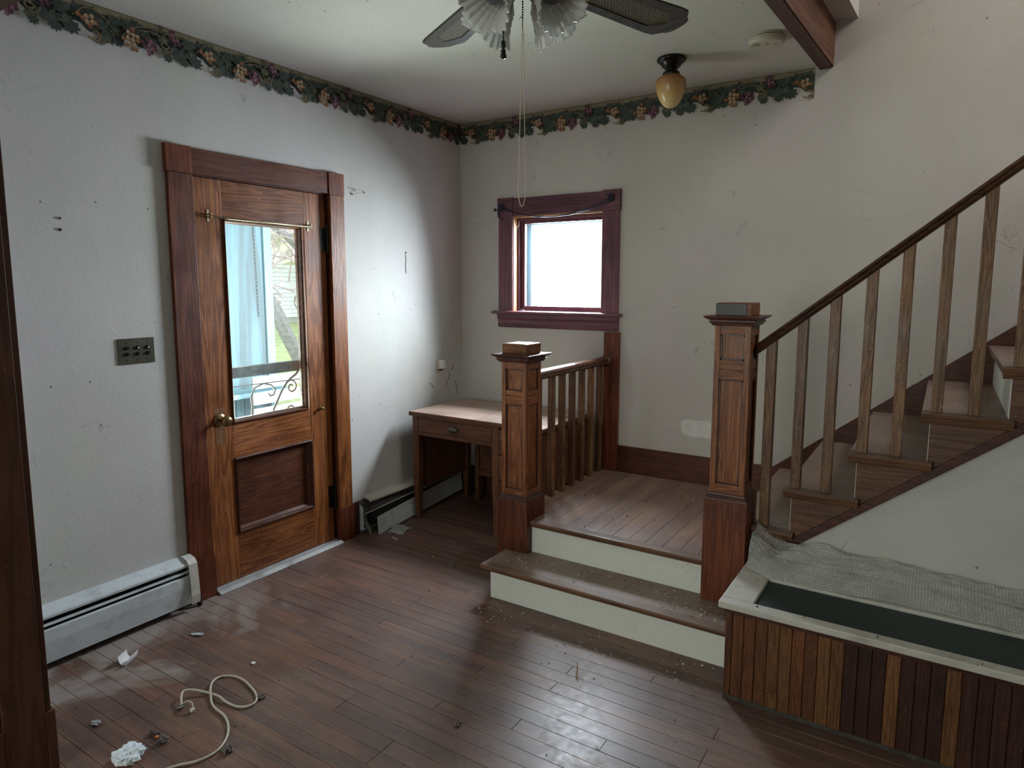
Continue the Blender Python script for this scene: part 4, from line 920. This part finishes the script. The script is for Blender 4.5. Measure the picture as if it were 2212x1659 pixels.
# ------------------------------------------------------------------ wallpaper border (flat printed paper, die-cut lower edge)
def print_mat():
    m, t, b = newmat('printed_border_paper'); at = N(t, 'ShaderNodeAttribute', attribute_name='Col')
    n = noise(t, coords(t, (1,1,1), False), 60, 3, .6)
    t.links.new(mix(t, 1.0, at.outputs['Color'], ramp(t, n, [(.3, .75), (.7, 1.2)]), 'MULTIPLY'), b.inputs['Base Color']); b.inputs['Roughness'].default_value = .65
    return m
PRINT = print_mat()
LG, LG2, LG3, TAN, PUR, PURL, ORG, VINE, BACK = (.030,.045,.034), (.045,.062,.045), (.062,.072,.040), (.40,.255,.145), (.085,.024,.040), (.21,.085,.12), (.26,.11,.04), (.19,.15,.08), (.22,.19,.115)
def border(name, place, xs, xe, phase, Lp, label):
    """place(u, v, d) -> world point; u along wall (m), v down from ceiling (m), d off the wall"""
    mb = MB(); K = Lp/940.0; V = .138/289.0; cnt = [0]
    def d(): cnt[0] += 1; return .0008 + cnt[0]*1.6e-5
    def poly(pts, col, org):
        q = [(org + p[0]*K, p[1]*V) for p in pts]
        q = [(min(max(a_, xs), xe), max(c_, 0)) for a_, c_ in q]
        if max(a_ for a_, c_ in q) - min(a_ for a_, c_ in q) < 1e-4: return
        dd = d(); mb.col = col; mb.add([place(a_, c_, dd) for a_, c_ in q], [tuple(range(len(q)))])
    def leafp(org, x, y, s, a, col, rnd):
        pts = []
        lob = [(0, 1.12), (.28, .74), (.50, .84), (.72, 1.02), (.95, .72), (1.25, .80), (1.50, .96), (1.85, .66), (2.2, .76), (2.55, .84), (2.85, .5), (3.14, .3)]
        full = lob + [(-p[0], p[1]) for p in lob[-2:0:-1]]
        for an, r in full:
            r = r*s*(1+rnd.uniform(-.08, .08)); pts.append((x + r*sin(an+a), y + r*cos(an+a)))
        c = (x, y)
        # fan of triangles keeps concave outlines right
        for i in range(len(pts)): poly([c, pts[i], pts[(i+1) % len(pts)]], tuple(k*(1+.25*((i//3) % 2)) for k in col), org)
        for an in (0, .72, -.72, 1.5, -1.5): 
            e = (x + .75*s*sin(an+a), y + .75*s*cos(an+a)); nx, ny = -(e[1]-y)/s*2.2, (e[0]-x)/s*2.2
            poly([(x-nx, y-ny), (x+nx, y+ny), e], tuple(k*1.7 for k in col), org)
    def grape(org, x, y, r, c1):
        r = r*1.12; pts = [(x + r*.82*cos(q), y + r*sin(q)) for q in [2*pi*k/9 for k in range(9)]]; poly(pts, tuple(k*.62 for k in c1), org)
        poly([(x - r*.10 + r*.60*cos(q), y - r*.12 + r*.74*sin(q)) for q in [2*pi*k/8 for k in range(8)]], c1, org)
        poly([(x - r*.25 + r*.24*cos(q), y - r*.38 + r*.28*sin(q)) for q in [2*pi*k/6 for k in range(6)]], tuple(min(.8, k*1.5) for k in c1), org)
    def ribbon(org, pts, w, col):
        for i in range(len(pts)-1):
            (x0_, y0_), (x1_, y1_) = pts[i], pts[i+1]; l = math.hypot(x1_-x0_, y1_-y0_) or 1; nx, ny = -(y1_-y0_)/l*w, (x1_-x0_)/l*w
            poly([(x0_-nx, y0_-ny), (x0_+nx, y0_+ny), (x1_+nx, y1_+ny), (x1_-nx, y1_-ny)], col, org)
    def curl(org, cx, cy, r0, a0, turns, w, col, n=16):
        ribbon(org, [(cx + r0*(1-.8*k/n)*cos(a0+turns*k/n), cy + r0*(1-.8*k/n)*sin(a0+turns*k/n)) for k in range(n+1)], w, col)
    # backing strip
    n = 60
    for k in range(n):
        a_ = xs + (xe-xs)*k/n; c_ = xs + (xe-xs)*(k+1)/n; mb.col = BACK
        mb.add([place(a_, 0, .0006), place(c_, 0, .0006), place(c_, .064, .0006), place(a_, .064, .0006)], [(0,1,2,3)])
        mb.col = (.16,.13,.07); mb.add([place(a_, .0, .0007), place(c_, .0, .0007), place(c_, .006, .0007), place(a_, .006, .0007)], [(0,1,2,3)])
    org = phase - math.ceil((phase-xs)/Lp)*Lp - Lp
    while org < xe + Lp:
        cnt[0] = 0; rnd = random.Random(11)
        if org + 1000*K > xs and org - 80*K < xe:
            L = lambda x, y, s, a=0, c=LG: leafp(org, x, y, s, a, c, rnd)
            base_ = [(-140,70),(-110,215),(-60,225),(-20,175),(30,185),(80,235),(190,250),(240,235),(300,250),(345,200),(430,240),(520,250),(560,150),(640,220),(690,230),(740,190),(800,255),(850,195)]
            for i in range(len(base_)-1):
                (xa, ya), (xb, yb_) = base_[i], base_[i+1]
                if xb > xa: poly([(xa, 62), (xb, 62), (xb, yb_), (xa, ya)], (.028,.036,.026), org)
            # big dark wide leaf over the orange bunch, then others left to right
            L(20, 95, 78, -1.2, LG); L(95, 90, 75, 1.3, LG); L(-90, 205, 60, .2, LG2)
            L(-60, 230, 62, 0.3, LG); L(140, 130, 58, .8, LG2); L(190, 165, 64, .3, LG); L(205, 235, 66, .5, LG2); L(150, 285, 40, .8, LG3)
            L(250, 100, 56, 2.4, LG); L(280, 245, 52, .4, LG); L(300, 90, 40, 2.2, LG2); L(255, 175, 50, 1.2, LG3)
            L(420, 95, 74, 1.6, LG); L(360, 100, 58, -1.5, LG2); L(470, 95, 44, 2.0, LG); L(450, 160, 60, .3, LG2)
            L(560, 92, 40, 2.9, LG); L(520, 170, 58, -.6, LG2)
            L(760, 200, 72, .1, LG2); L(790, 265, 54, .15, LG); L(720, 190, 48, -.6, LG); L(850, 190, 60, .5, LG2); L(890, 240, 66, .7, LG); L(810, 115, 58, 2.0, LG); L(860, 95, 44, 1.2, LG2)
            L(640, 230, 52, .1, LG3); L(655, 270, 44, .1, LG); L(620, 120, 50, .6, LG3); L(700, 110, 46, 2.4, LG)
            # vines
            ribbon(org, [(-40, 150), (40, 60), (120, 50), (190, 100), (230, 150)], 4, VINE)
            ribbon(org, [(310, 190), (360, 130), (430, 80), (500, 60), (520, 45)], 4.5, VINE)
            ribbon(org, [(440, 110), (520, 90), (590, 100), (640, 140), (680, 200), (690, 260)], 4, VINE)
            ribbon(org, [(620, 90), (680, 50), (720, 45)], 4, VINE)
            # scrolls
            curl(org, 110, 255, 58, 2.6, -5.6, 6, (.20,.14,.06)); curl(org, 150, 262, 38, 0.0, 5.2, 5, (.15,.10,.05)); curl(org, 120, 270, 66, .4, 2.3, 5, VINE)
            curl(org, 630, 165, 40, 0, 6.5, 5, VINE); curl(org, 640, 190, 62, -.3, 2.6, 5, (.17,.12,.07))
            curl(org, 860, 185, 26, 1, 4.5, 4, VINE)
            # bunches
            for x, y_, r, c in ((0, 128, 21, ORG), (30, 150, 20, ORG), (120, 165, 20, ORG), (55, 130, 21, TAN), (92, 118, 20, TAN), (60, 172, 21, TAN), (96, 162, 21, TAN), (78, 198, 19, ORG)): grape(org, x, y_, r, c)
            for x, y_, r, c in ((310, 215, 19, ORG), (335, 262, 17, ORG), (385, 120, 20, ORG), (350, 155, 21, TAN), (385, 168, 21, TAN), (418, 172, 19, TAN), (345, 200, 21, TAN), (382, 210, 21, TAN), (418, 205, 20, ORG), (355, 245, 20, TAN), (392, 250, 20, TAN), (370, 284, 18, ORG), (400, 288, 17, ORG)): grape(org, x, y_, r, c)
            for x, y_, r, c in ((455, 200, 20, PUR), (490, 170, 20, PUR), (520, 180, 20, PURL), (548, 205, 19, PUR), (470, 232, 20, PUR), (505, 215, 20, PURL), (535, 240, 19, PURL), (490, 255, 20, PURL), (520, 270, 18, PUR), (498, 290, 17, PURL), (555, 235, 16, PUR)): grape(org, x, y_, r, c)
            for x, y_, r, c in ((680, 40, 17, PUR), (705, 30, 16, PUR), (700, 66, 18, PURL), (675, 95, 18, PUR), (705, 105, 19, PURL), (735, 95, 19, PURL), (750, 125, 18, PUR), (715, 140, 18, PUR)): grape(org, x, y_, r, c)
        org += Lp
    o = mb.build(name, PRINT); tag(o, label, 'border'); return o
border('wallpaper_border', lambda u, v, d: (.0005 + d, u, H - v), -3.07, -.002, -2.305-350*.53/940, .522, 'wallpaper border of grapes and vine leaves above the entry door')
border('wallpaper_border', lambda u, v, d: (u, -.0005 - d, H - v), .003, 2.312, 1.724-70*.535/940, .540, 'wallpaper border of grapes and vine leaves above the small window')

# ------------------------------------------------------------------ litter on the floor
def smooth_path(pts, n=6):
    out = []
    for i in range(len(pts)-1):
        p0 = Vector(pts[max(i-1, 0)]); p1 = Vector(pts[i]); p2 = Vector(pts[i+1]); p3 = Vector(pts[min(i+2, len(pts)-1)])
        for k in range(n):
            t_ = k/n; out.append(.5*((2*p1) + (-p0+p2)*t_ + (2*p0-5*p1+4*p2-p3)*t_*t_ + (-p0+3*p1-3*p2+p3)*t_**3))
    out.append(Vector(pts[-1])); return out
cp = [(.735,-2.668), (.679,-2.629), (.693,-2.592), (.750,-2.563), (.800,-2.560), (.846,-2.561), (.905,-2.554), (.935,-2.525), (.925,-2.492), (.880,-2.466), (.831,-2.452), (.770,-2.440), (.715,-2.446), (.680,-2.478), (.707,-2.531), (.775,-2.578), (.830,-2.602), (.905,-2.612), (.966,-2.637), (1.020,-2.680), (1.052,-2.740), (1.040,-2.800), (1.004,-2.849), (.98,-2.92), (.99,-3.0)]
cz = [.010,.024,.018,.008,.012,.006,.006,.006,.006,.006,.006,.006,.006,.006,.014,.006,.006,.006,.006,.006,.006,.006,.006,.006,.006]
cb = empty('cable', (.85, -2.6, 0), 'curled beige telephone cable lying on the floor in front of the heater', 'cable')
MB().tube(smooth_path([(a_, b2, c_) for (a_, b2), c_ in zip(cp, cz)]), .0040, 8).build('cord', CABLE, cb, smooth=True)
MB().tube(smooth_path([(.730,-2.672,.012), (.752,-2.655,.028), (.775,-2.650,.026), (.786,-2.656,.012)]), .0025, 6).build('wire', CABLE, cb, smooth=True)
MB().box(.779, .793, -2.664, -2.650, .002, .014).build('plug', WHITEPL, cb, .002)
MB().tube([(.742, -2.662, .012), (.728, -2.676, .006)], .007, 8).build('torn_sleeve', DBRASS, cb)
# card curled at the ends
b_ = MB(); n = 12; ca, sa = cos(.55), sin(.55); vs = []
for i in range(n+1):
    s = -1+2*i/n; u = .034*s*(1-.25*s*s); zz = .002 + .034*abs(s)**2.4
    for w in (-.030, .030): vs.append((.262 + (u*.92)*ca - w*sa, -2.610 + (u*.92)*sa + w*ca, zz))
b_.add(vs, [(2*i, 2*i+1, 2*i+3, 2*i+2) for i in range(n)]); o = b_.build('card', PAPER, None); sm_ = o.modifiers.new('t', 'SOLIDIFY'); sm_.thickness = .0012; sm_.offset = 1
tag(o, 'small white card curled up at its ends on the dusty floor by the heater', 'card')
def scrap(cx, cy, r, seed, asp=.5, ang=0, zc=.002, lift=.004):
    rn = random.Random(seed); n = 11; ring = []
    for i in range(n):
        a_ = 2*pi*i/n; q = r*(.75+.4*rn.random()); x_, y_ = q*cos(a_), q*sin(a_)*asp; ring.append((cx + x_*cos(ang)-y_*sin(ang), cy + x_*sin(ang)+y_*cos(ang), zc + lift*rn.random()))
    b_ = MB(); b_.add([(cx, cy, zc+lift*.6)] + ring, [(0, i+1, (i+1) % n + 1) for i in range(n)])
    return b_
def mk(name, mb, mat, label, cat, th=.0008):
    o = mb.build(name, mat); s_ = o.modifiers.new('t', 'SOLIDIFY'); s_.thickness = th; s_.offset = 1; tag(o, label, cat); return o
mk('plastic_scrap', scrap(.302, -2.331, .030, 3, .45, .5), plain('grey_plastic_scrap', (.42,.44,.46), .5), 'flat grey plastic scrap on the floor below the heater end', 'scrap')
mk('paper_scrap', scrap(.702, -2.343, .011, 5, .8), PAPER, 'tiny white paper scrap right of the wiped floor patch', 'scrap')
mk('paper_scrap', scrap(.568, -2.880, .024, 8, .7, .3, .002, .008), PAPERG, 'crumpled grimy paper scrap above the tissue near the door casing', 'scrap')
mk('paper_scrap', scrap(.261, -1.031, .040, 12, .35, -.3), plain('tan_paper', (.40,.35,.30), .8), 'flat torn tan paper scrap on the floor in front of the broken heater', 'scrap')
# torn curled sheet
b_ = MB(); vs = []; n = 10
for i in range(n+1):
    s = i/n
    for j in range(5):
        w = j/4; vs.append((.150 + .095*w*(1-.3*s) + .008*sin(s*9), -.975 + .125*s + .02*w, .003 + .030*(1-w)*sin(s*pi*.9) + .003*sin(s*14+w*5)))
b_.add(vs, [(i*5+j, i*5+j+1, (i+1)*5+j+1, (i+1)*5+j) for i in range(n) for j in range(4)])
mk('torn_sheet', b_, PAPERG, 'curled torn grey sheet lying against the fallen heater cover', 'paper')
# tissue
from mathutils import noise as mn
def lump(cx, cy, cz, r, seed, sq=.6, rough_=.35, nu=20, nv=12):
    b_ = MB(); vs = []
    for j in range(nv+1):
        th_ = pi*j/nv
        for i in range(nu):
            a_ = 2*pi*i/nu; p = Vector((sin(th_)*cos(a_), sin(th_)*sin(a_), cos(th_))); q = r*(1 + rough_*mn.noise(p*2.3 + Vector((seed, 0, 0))) + rough_*.5*mn.noise(p*6 + Vector((0, seed, 0))))
            vs.append((cx + p.x*q, cy + p.y*q, max(.001 + cz - r*sq, cz + p.z*q*sq)))
    b_.add(vs, [(j*nu+i, (j+1)*nu+i, (j+1)*nu+(i+1) % nu, j*nu+(i+1) % nu) for j in range(nv) for i in range(nu)]); return b_
tag(lump(.843, -2.915, .022, .044, 3.3, .5, .45, 34, 22).build('tissue', TISSUE), 'crumpled white tissue on the floor at the bottom left', 'tissue')
b_ = MB(); b_.tube([(.772,-2.800,.006),(.785,-2.806,.008),(.800,-2.802,.006),(.812,-2.792,.008)], [.003,.006,.003,.004], 7)
tag(b_.build('dark_twig', BLACK), 'small black twisted strip on the floor beside an orange bead', 'debris')
tag(lump(.818, -2.806, .006, .0065, 1, .9, .02, 14, 8).build('orange_bead', plain('orange_plastic', (.75,.22,.06), .5), smooth=True), 'tiny orange bead on the floor near the tissue', 'bead')
tag(lump(.853, -2.800, .010, .012, 6, .7, 1.2, 16, 10).build('lint_ball', DUSTB), 'small grey lint tuft right of the orange bead', 'lint')
for (x_, y_, r, lb) in ((.925, -2.470, .012, 'grey lint tuft caught on the loop of the cable'), (1.075, -2.715, .016, 'grey lint tuft under the tail of the cable'), (1.63, -2.20, .010, 'dark lint tuft on the boards at the bottom centre'), (.80, -1.15, .012, 'dark lint tuft on the floor between door and steps')):
    tag(lump(x_, y_, r*.6, r, x_*9, .6, 1.2, 14, 8).build('lint_ball', DUSTB), lb, 'lint')
b_ = MB(); b_.add([(1.80,-1.62,.003),(1.845,-1.70,.004),(1.862,-1.735,.003),(1.842,-1.715,.007),(1.818,-1.66,.008)], [(0,1,2,3,4)])
mk('wood_splinter', b_, plain('splinter_wood', (.26,.17,.10), .7), 'thin brown wood splinter on the shiny floor below the steps', 'splinter')
# uncountable crumbs of plaster and dust
def crumbs(name, mat, spots, seed, label):
    rn = random.Random(seed); b_ = MB()
    for (x0_, x1_, y0_, y1_, z_, n_, s0, s1) in spots:
        for _ in range(n_):
            x_, y_ = rn.uniform(x0_, x1_), rn.uniform(y0_, y1_); s = rn.uniform(s0, s1)*(1 if rn.random() < .85 else 1.6); a_ = rn.uniform(0, 3)
            ca_, sa_ = cos(a_)*s, sin(a_)*s; e = rn.uniform(.4, .9)
            b_.add([(x_+ca_, y_+sa_, z_), (x_-sa_*e, y_+ca_*e, z_), (x_-ca_, y_-sa_, z_), (x_+sa_*e, y_-ca_*e, z_), (x_+s*.2, y_, z_+s*.9), (x_-s*.3, y_+s*.2, z_+s*.7)], [(0,1,5,4), (1,2,5), (2,3,4,5), (3,0,4), (3,2,1,0)])
    o = b_.build(name, mat); o['kind'] = 'stuff'; o['label'] = label; o['category'] = 'crumbs'; return o
crumbs('plaster_crumbs', CRUMB, [(.15, 2.3, -2.9, -1.4, .0005, 170, .001, .0032), (1.15, 2.3, -1.56, -1.36, .0005, 90, .0015, .006), (1.2, 2.3, -1.30, -1.12, .1685, 95, .0015, .006), (1.35, 2.1, -1.05, -.2, .3365, 40, .0015, .006), (.2, 1.1, -1.5, -.8, .0005, 25, .0015, .005), (1.22, 1.5, -1.26, -1.14, .1685, 40, .0015, .004), (2.0, 2.3, -1.34, -1.2, .1685, 40, .002, .006), (2.36, 3.2, -.9, -.5, 0, 0, 0, 0)], 21, 'pale plaster crumbs scattered over floor, steps and landing')
crumbs('dark_crumbs', CRUMBD, [(.12, 2.4, -3.0, -1.4, .0005, 110, .001, .004), (1.2, 2.3, -1.6, -1.36, .0005, 30, .0015, .005), (1.2, 2.3, -1.32, -1.12, .1685, 30, .0015, .005), (1.3, 2.1, -1.05, -.3, .3365, 26, .0015, .006), (2.4, 3.2, -1.55, -1.52, .3835, 8, .002, .004), (2.345, 2.45, -1.5, -1.27, .3835, 12, .001, .003)], 22, 'dark crumbs of dirt scattered over floor, steps and bench')

# ------------------------------------------------------------------ outside: porch and garden seen through the door glass
SK(box('ground', plain('lawn_grass', (.30,.37,.15), .95, nz=.35, nsc=3), None, -60, -.15, -25, 60, -.85, -.75))
SK(box('porch_floor', plain('porch_grey_boards', (.34,.36,.36), .8, nz=.15), None, -3.2, -.15, -4.5, 2.6, -.75, -.16))
SK(box('porch_roof', plain('porch_ceiling_blue', (.40,.52,.56), .8), None, -3.4, -.15, -4.5, 2.6, 2.36, 2.5))
PB1, t, b = newmat('weathered_blue_paint'); b.inputs['Roughness'].default_value = .75
st1 = noise(t, coords(t, (7, 7, .55), False, (0,.3,.2)), 1.1, 4, .55, .3); st2 = noise(t, coords(t, (60, 60, 2.2), False), 1.2, 4, .65)
c_ = mix(t, ramp(t, st1, [(.44, 0), (.60, .8)]), (.17,.29,.33), (.10,.125,.125)); c_ = mix(t, ramp(t, st2, [(.42, 0), (.72, .55)]), c_, (.11,.13,.13))
t.links.new(c_, b.inputs['Base Color'])
PB2 = plain('bright_blue_paint', (.26,.42,.48), .7, nz=.08, nsc=4)
pc = empty('porch_column', (-2.05, -.35, -.16), 'broad weathered pale blue porch column seen through the door glass', 'column')
box('shaft', PB1, pc, -2.3, -2.02, -.62, -.165, -.16, 2.36); box('corner_board', PB2, pc, -2.28, -2.0, -.165, -.085, -.16, 2.36, .004); box('capital', PB2, pc, -2.32, -1.99, -.64, -.09, 2.02, 2.12, .004)

kw = empty('porch_rail_wall', (-2.1, -.4, -.16), 'low pale blue boarded porch wall with cap below the column', 'porch wall')
box('cap', PB2, kw, -2.35, -1.80, -1.3, -.26, .60, .64, .004)
box('cap', PB2, kw, -3.1, -1.80, -.26, -.10, .60, .64, .004)
for k in range(13): box('board', PB1, kw, -2.02, -2.0, -1.3+k*.08, -1.3+k*.08+.076, -.16, .60, .002)
for k in range(11): box('board', PB1, kw, -2.0-k*.09-.086, -2.0-k*.09, -.17, -.15, -.16, .60, .002)
pbn = empty('porch_bench', (-1.3, -.7, -.16), 'pale wooden plank bench on the porch behind the storm door grille', 'bench')
PLK = plain('bleached_planks', (.50,.45,.42), .8, nz=.12, nsc=9)
for k in range(3): box('slat', PLK, pbn, -1.62+k*.12, -1.62+k*.12+.11, -1.25, -.62, .44, .465, .003)
for k in range(3): box('backrest_slat', PLK, pbn, -1.72, -1.70, -.55, .3, .52+k*.13-.1, .52+k*.13, .003)
box('leg', PLK, pbn, -1.6, -1.56, -1.2, -1.16, -.16, .44); box('leg', PLK, pbn, -1.6, -1.56, -.7, -.66, -.16, .44)
cn = MB()
for k in range(24):
    z = 1.93 - k*.0258
    ring = [(-1.0 + (.0065*cos(q) if k % 2 else 0), -1.0 + (0 if k % 2 else .0065*cos(q)) + .0006*k, z - .014 + .0155*sin(q)) for q in [2*pi*i/8 for i in range(8)]]
    cn.tube(ring, .0017, 5, closed=True)
cn.box(-1.002, -.998, -1.001, -.999, 1.94, 2.36)
tag(cn.build('porch_chain', plain('grey_chain', (.05,.055,.06), .6)), 'thin hanging link chain seen through the left of the door glass', 'chain')
tr = empty('garden_tree', (-7.0, 4.2, -.75), 'leaning bare garden tree seen through the right of the door glass', 'tree')
BARK = plain('grey_bark', (.30,.28,.28), .9, nz=.3, nsc=14)
MB().tube(smooth_path([(-7, 4.55, -.75), (-7, 4.30, .1), (-7, 4.02, .65), (-7, 3.75, 1.15), (-7.2, 3.5, 1.6)]), .13, 8).build('trunk', BARK, tr)
MB().tube(smooth_path([(-7, 4.5, -.6), (-7.1, 4.48, .5), (-7.1, 4.50, 1.4), (-7.0, 4.45, 2.0), (-7.0, 4.1, 2.4), (-7.2, 3.6, 2.75)]), .07, 7).build('trunk', BARK, tr)
rn = random.Random(2); b_ = MB()
for k in range(150):
    p = Vector((-7 + rn.uniform(-1.6, 1.2), rn.uniform(3.0, 5.4), rn.uniform(1.2, 3.6))); dv = Vector((rn.uniform(-.6, .6), rn.uniform(-1, 1), rn.uniform(-.3, .8))).normalized()
    pts = [p]
    for _ in range(5): dv = (dv + Vector((rn.uniform(-.4, .4), rn.uniform(-.4, .4), rn.uniform(-.4, .4)))).normalized(); pts.append(pts[-1] + dv*.22)
    b_.tube(pts, [.018, .014, .012, .009, .006, .003], 5)
b_.build('branches', plain('pinkish_twigs', (.48,.38,.37), .9), tr)['kind'] = 'stuff'
hs = empty('neighbour_house', (-30, 24, -.75), 'white clapboard house across the lawn behind the tree', 'house')
SIDE = plain('white_siding', (.82,.84,.86), .7, nz=.03)
for k in range(16): box('siding_board', SIDE, hs, -36, -30 - .012*(k % 2), 14, 34, -.4+k*.24, -.4+k*.24+.225)
box('foundation', plain('pale_foundation', (.45,.45,.43), .9), hs, -36, -30.1, 14, 34, -.75, -.4)
MB().prism([(-30, 3.4), (-36.2, 3.4), (-33, 6)], 'y', 13.6, 34.4).build('roof', plain('brown_roof', (.33,.24,.22), .9), hs)
box('window', plain('dark_pane', (.25,.27,.30), .2), hs, -30.1, -29.97, 18.6, 19.4, .9, 2.1)
def blob_tree(name, x, y, r, h, c, label, seed):
    t_ = empty(name, (x, y, -.75), label, 'tree')
    lump(x, y, h, r, seed, 1.0, .5, 26, 16).build('foliage', plain('foliage_'+str(seed), c, .9, nz=.5, nsc=2.5), t_)
    MB().tube([(x, y, -.75), (x, y, h)], .18, 7).build('trunk', BARK, t_)
blob_tree('far_tree', -22, 14.0, 3.0, 5.4, (.85,.74,.74), 'reddish budding tree above the white house', 2)
blob_tree('far_tree', -26, 23.0, 3.6, 6.8, (.82,.74,.74), 'brown bare-looking tree right of the budding tree', 9)
print('objects', len(bpy.data.objects), 'rows', rows)
